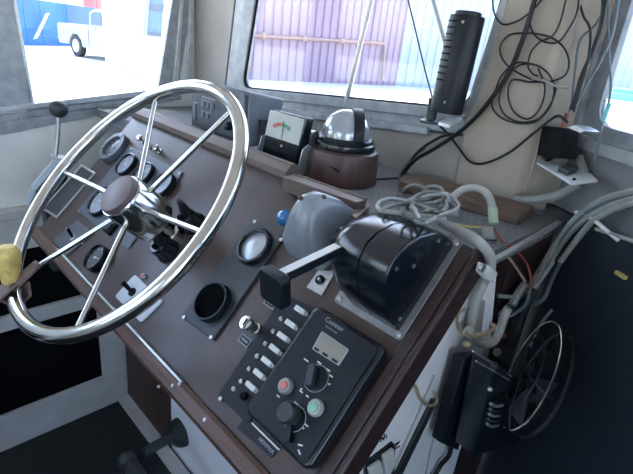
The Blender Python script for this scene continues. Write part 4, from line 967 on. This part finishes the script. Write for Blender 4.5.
wire('frayed_cord', 'frayed tan cord looping on the white side near the radio box', 'cord', xs([(410, 382), (416, 388), (419, 397), (425, 404), (433, 405), (437, 399), (434, 392)], XS + .006), .0026, tan)
wire('radio_lead', 'black lead hanging below the radio box', 'cable', xs([(452, 440), (449, 455), (440, 466), (430, 485)], XS + .01), .0045, blackwire)
t = MB().box(-.011, .011, -.003, .003, -.003, .003, Matrix.Translation(at_r(621, 275, .02)) @ Matrix.Rotation(math.atan2(RD.y, RD.x), 4, 'Z')).build('brass_tag', yelwire); tag(t, 'tiny brass tag on the dark wall below the cables', 'tag')

# ================================================================== OUTSIDE
GZ = -0.12
mb = MB(); mb.slab([(-120, -60, GZ), (60, -60, GZ), (60, 120, GZ), (-120, 120, GZ)], (0, 0, -.2))
o = struct('floor_dock', mb, ground_m)
def gp(px, py): return at_z(px, py, GZ)
# corrugated buildings
def corrugated(name, label, A, B, ht, m_, pitch=.42, depth=.07, cat='building'):
    A, B = V(A), V(B); d = (B - A); L = d.length; d.normalize(); nrm = V((d.y, -d.x, 0))
    if nrm.dot(EYE - A) < 0: nrm = -nrm
    t = thing(name, label, cat, A)
    n = int(L / pitch)
    base = None
    for k in range(n):
        p = A + d * (k * pitch)
        loc = [p, p + d * pitch * .62 , p + d * pitch * .70 - nrm * depth, p + d * pitch * .92 - nrm * depth, p + d * pitch]
        loc2 = [q - nrm * .3 for q in (loc[-1], loc[0])]
        mb = MB(); mb.slab(loc + loc2, (0, 0, ht)); mb.build('cladding_panel', m_, t, world=True)
    return t, A, d, nrm
A, B = gp(215, 78), gp(396, 86)
pb, A, d, nrm = corrugated('pink_warehouse', 'pink corrugated metal warehouse seen through the front window', A, B, 8.0, pinkm)
def onb(px, py, o=.12): return on(px, py, A + nrm * o, nrm)
MB().tube([onb(250, 35.5), onb(384, 43.5), onb(383, 80)], .07, 8, sub=1).build('pipe', pipem, pb, world=True)
for px, py in ((264, 36), (304, 38.5), (342, 41)):
    MB().ball(onb(px, py, .16), .14, 10).build('pipe_clamp', pipem, pb, world=True)
A2, B2 = gp(396, 86), gp(560, 96)
pb2, *_ = corrugated('pale_warehouse', 'pale blue-grey corrugated warehouse beside the pink one', A2 , B2, 8.0, palem, pitch=.6)
# white building on the left
c0 = gp(106, 70); dW = (gp(212, 78) - c0); dW.normalize(); nW = V((-dW.y, dW.x, 0))
if nW.dot(EYE - c0) > 0: nW = -nW
wb = thing('white_building', 'plain white building with one small window seen through the side window', 'building', c0)
LW = (gp(212, 78) - c0).length
MB().slab([c0, c0 + dW * LW, c0 + dW * LW + V((0, 0, 7)), c0 + V((0, 0, 7))], nW * 1.2).build('wall', outwhite, wb, world=True)
def onw(px, py, o): return on(px, py, c0 - nW * o, nW)
fr = MB().slab([onw(143, 35, .02), onw(161, 37, .02), onw(165, -20, .02), onw(147, -20, .02)], -nW * .04).build('window', outglass, wb, world=True)
MB().slab([onw(143, 35, .07), onw(147, 35.5, .07), onw(151, -20, .07), onw(147, -20, .07)], -nW * .04).build('window_jamb', palem, fr, world=True)
MB().slab([onw(147, 31, .07), onw(161, 33, .07), onw(161, 36, .07), onw(147, 35, .07)], -nW * .04).build('window_sill', greyplas, fr, world=True)
MB().slab([onw(151, 3, .07), onw(164, 5, .07), onw(163, 12, .07), onw(151, 10, .07)], -nW * .04).build('window_rail', greyplas, fr, world=True)
# tarp fence and container
F0, F1 = gp(5, 45), gp(130, 47)
fd = (F1 - F0).normalized(); fnv = V((fd.y, -fd.x, 0))
if fnv.dot(EYE - F0) < 0: fnv = -fnv
def onf(px, py, o=0.0): return on(px, py, F0 + fnv * o, fnv)
bf = thing('blue_fence', 'bright blue tarp fence behind the pickup truck', 'fence', F0)
hF = onf(50, 1.5).z - GZ
for (p0, p1, m_) in ((-20, 28, bluefence), (28, 44, bluefence), (44, 70, bluefence), (70, 130, bluefence2)):
    a = onf(p0, 45 + (p0 - 5) * .016); b = onf(p1 - .4, 45 + (p1 - 5) * .016); a.z = b.z = GZ
    MB().slab([a, b, b + V((0, 0, hF)), a + V((0, 0, hF))], -fnv * .1).build('tarp_panel', m_, bf, world=True)
MB().slab([onf(33, 39, .2), onf(36, 38, .2), onf(48, 13, .2), onf(45.5, 14, .2)], fnv * .08).build('white_pole', white, bf, world=True)
rc = thing('red_container', 'red ribbed container standing behind the blue fence', 'container', gp(100, 40))
q0 = F0 - fnv * 3
def onc(px, py): return on(px, py, q0, fnv)
a, b = onc(93, 30), onc(135, 32); a.z = b.z = GZ
for k in range(8):
    s0 = a + (b - a) * (k / 8); s1 = a + (b - a) * ((k + .88) / 8)
    MB().slab([s0, s1, s1 + V((0, 0, 5.2)), s0 + V((0, 0, 5.2))], -fnv * .6).build('side_panel', redbox, rc, world=True)
# pickup truck, tail to the left
r0 = gp(76, 56.5)
td = V((math.cos(math.radians(10)), math.sin(math.radians(10)), 0)); tn = V((td.y, -td.x, 0))
if tn.dot(EYE - r0) < 0: tn = -tn
TM = Matrix((td, -tn, V((0, 0, 1)))).transposed().to_4x4() @ Matrix.Scale(1.1, 4); TM.translation = r0
tk = thing('pickup_truck', 'white double-cab pickup truck parked before the blue fence', 'truck', TM)
bed = [(-1.25, .50), (-1.28, .62), (-1.25, 1.12), (.95, 1.12), (1.02, 1.16), (1.12, 1.62), (1.45, 1.76), (2.6, 1.76), (3.35, 1.18), (4.3, 1.08), (4.42, .55), (4.35, .38), (3.95, .38), (3.88, .62), (3.62, .80), (3.28, .80), (3.02, .62), (2.95, .38), (.48, .38), (.40, .62), (.16, .82), (-.18, .82), (-.44, .62), (-.50, .42), (-1.2, .42)]
LXm = Matrix(((1, 0, 0, 0), (0, 0, 1, 0), (0, 1, 0, 0), (0, 0, 0, 1)))
MB().prism(bed, .02, 1.78, LXm).build('body', truckm, tk, bevel=.04)
for w_ in ([(1.22, 1.22), (1.26, 1.56), (1.48, 1.66), (1.92, 1.66), (1.92, 1.22)], [(2.06, 1.22), (2.06, 1.66), (2.58, 1.66), (3.05, 1.24)]):
    MB().prism(w_, -.005, .02, LXm).build('side_window', tglass, tk)
for xx in (0.0, 3.45):
    for yy in (.05, 1.55):
        wl = MB().lathe([(.39, 0), (.40, .03), (.40, .2), (.38, .22)], 28, Matrix.Translation((xx, yy + .2, .40)) @ Matrix.Rotation(math.pi / 2, 4, 'X')).build('tyre', tyre, tk)
        if yy < 1: MB().lathe([(.25, .215), (.24, .23), (.10, .236), (.08, .24)], 20, Matrix.Translation((xx, yy + .2, .40)) @ Matrix.Rotation(math.pi / 2, 4, 'X')).build('wheel_rim', hubm, wl)
for xx in (1.30, 2.15): MB().box(xx, xx + .18, -.02, .02, 1.06, 1.10).build('door_handle', hubm, tk)
MB().box(1.99, 2.0, .005, .02, .5, 1.2).build('door_gap', char, tk)
MB().box(.98, .99, .005, .02, .45, 1.14).build('door_gap', char, tk)
MB().box(-1.2, .94, .05, 1.73, 1.1, 1.15).build('bed_rail', hubm, tk)
MB().box(-1.36, -1.26, .2, 1.6, .5, .66).build('rear_bumper', hubm, tk, bevel=.02)
# starboard yard
pa, pb_ = gp(560, 92), gp(800, 130)
sb, *_ = corrugated('lavender_shed', 'pale lavender shed wall seen through the right window', gp(575, 93), gp(900, 118), 7.0, palem, pitch=1.2)
tt = thing('teal_tarp_stack', 'low stack under a teal tarp seen through the right window', 'tarp', gp(620, 100))
c = gp(622, 102)
MB().box(-1.6, 2.2, -.6, .6, 0, .55).build('lower_bundle', tealtarp, tt, bevel=.1); MB().box(-.6, 1.8, -.5, .5, .551, .85).build('upper_bundle', tealtarp, tt, bevel=.1)
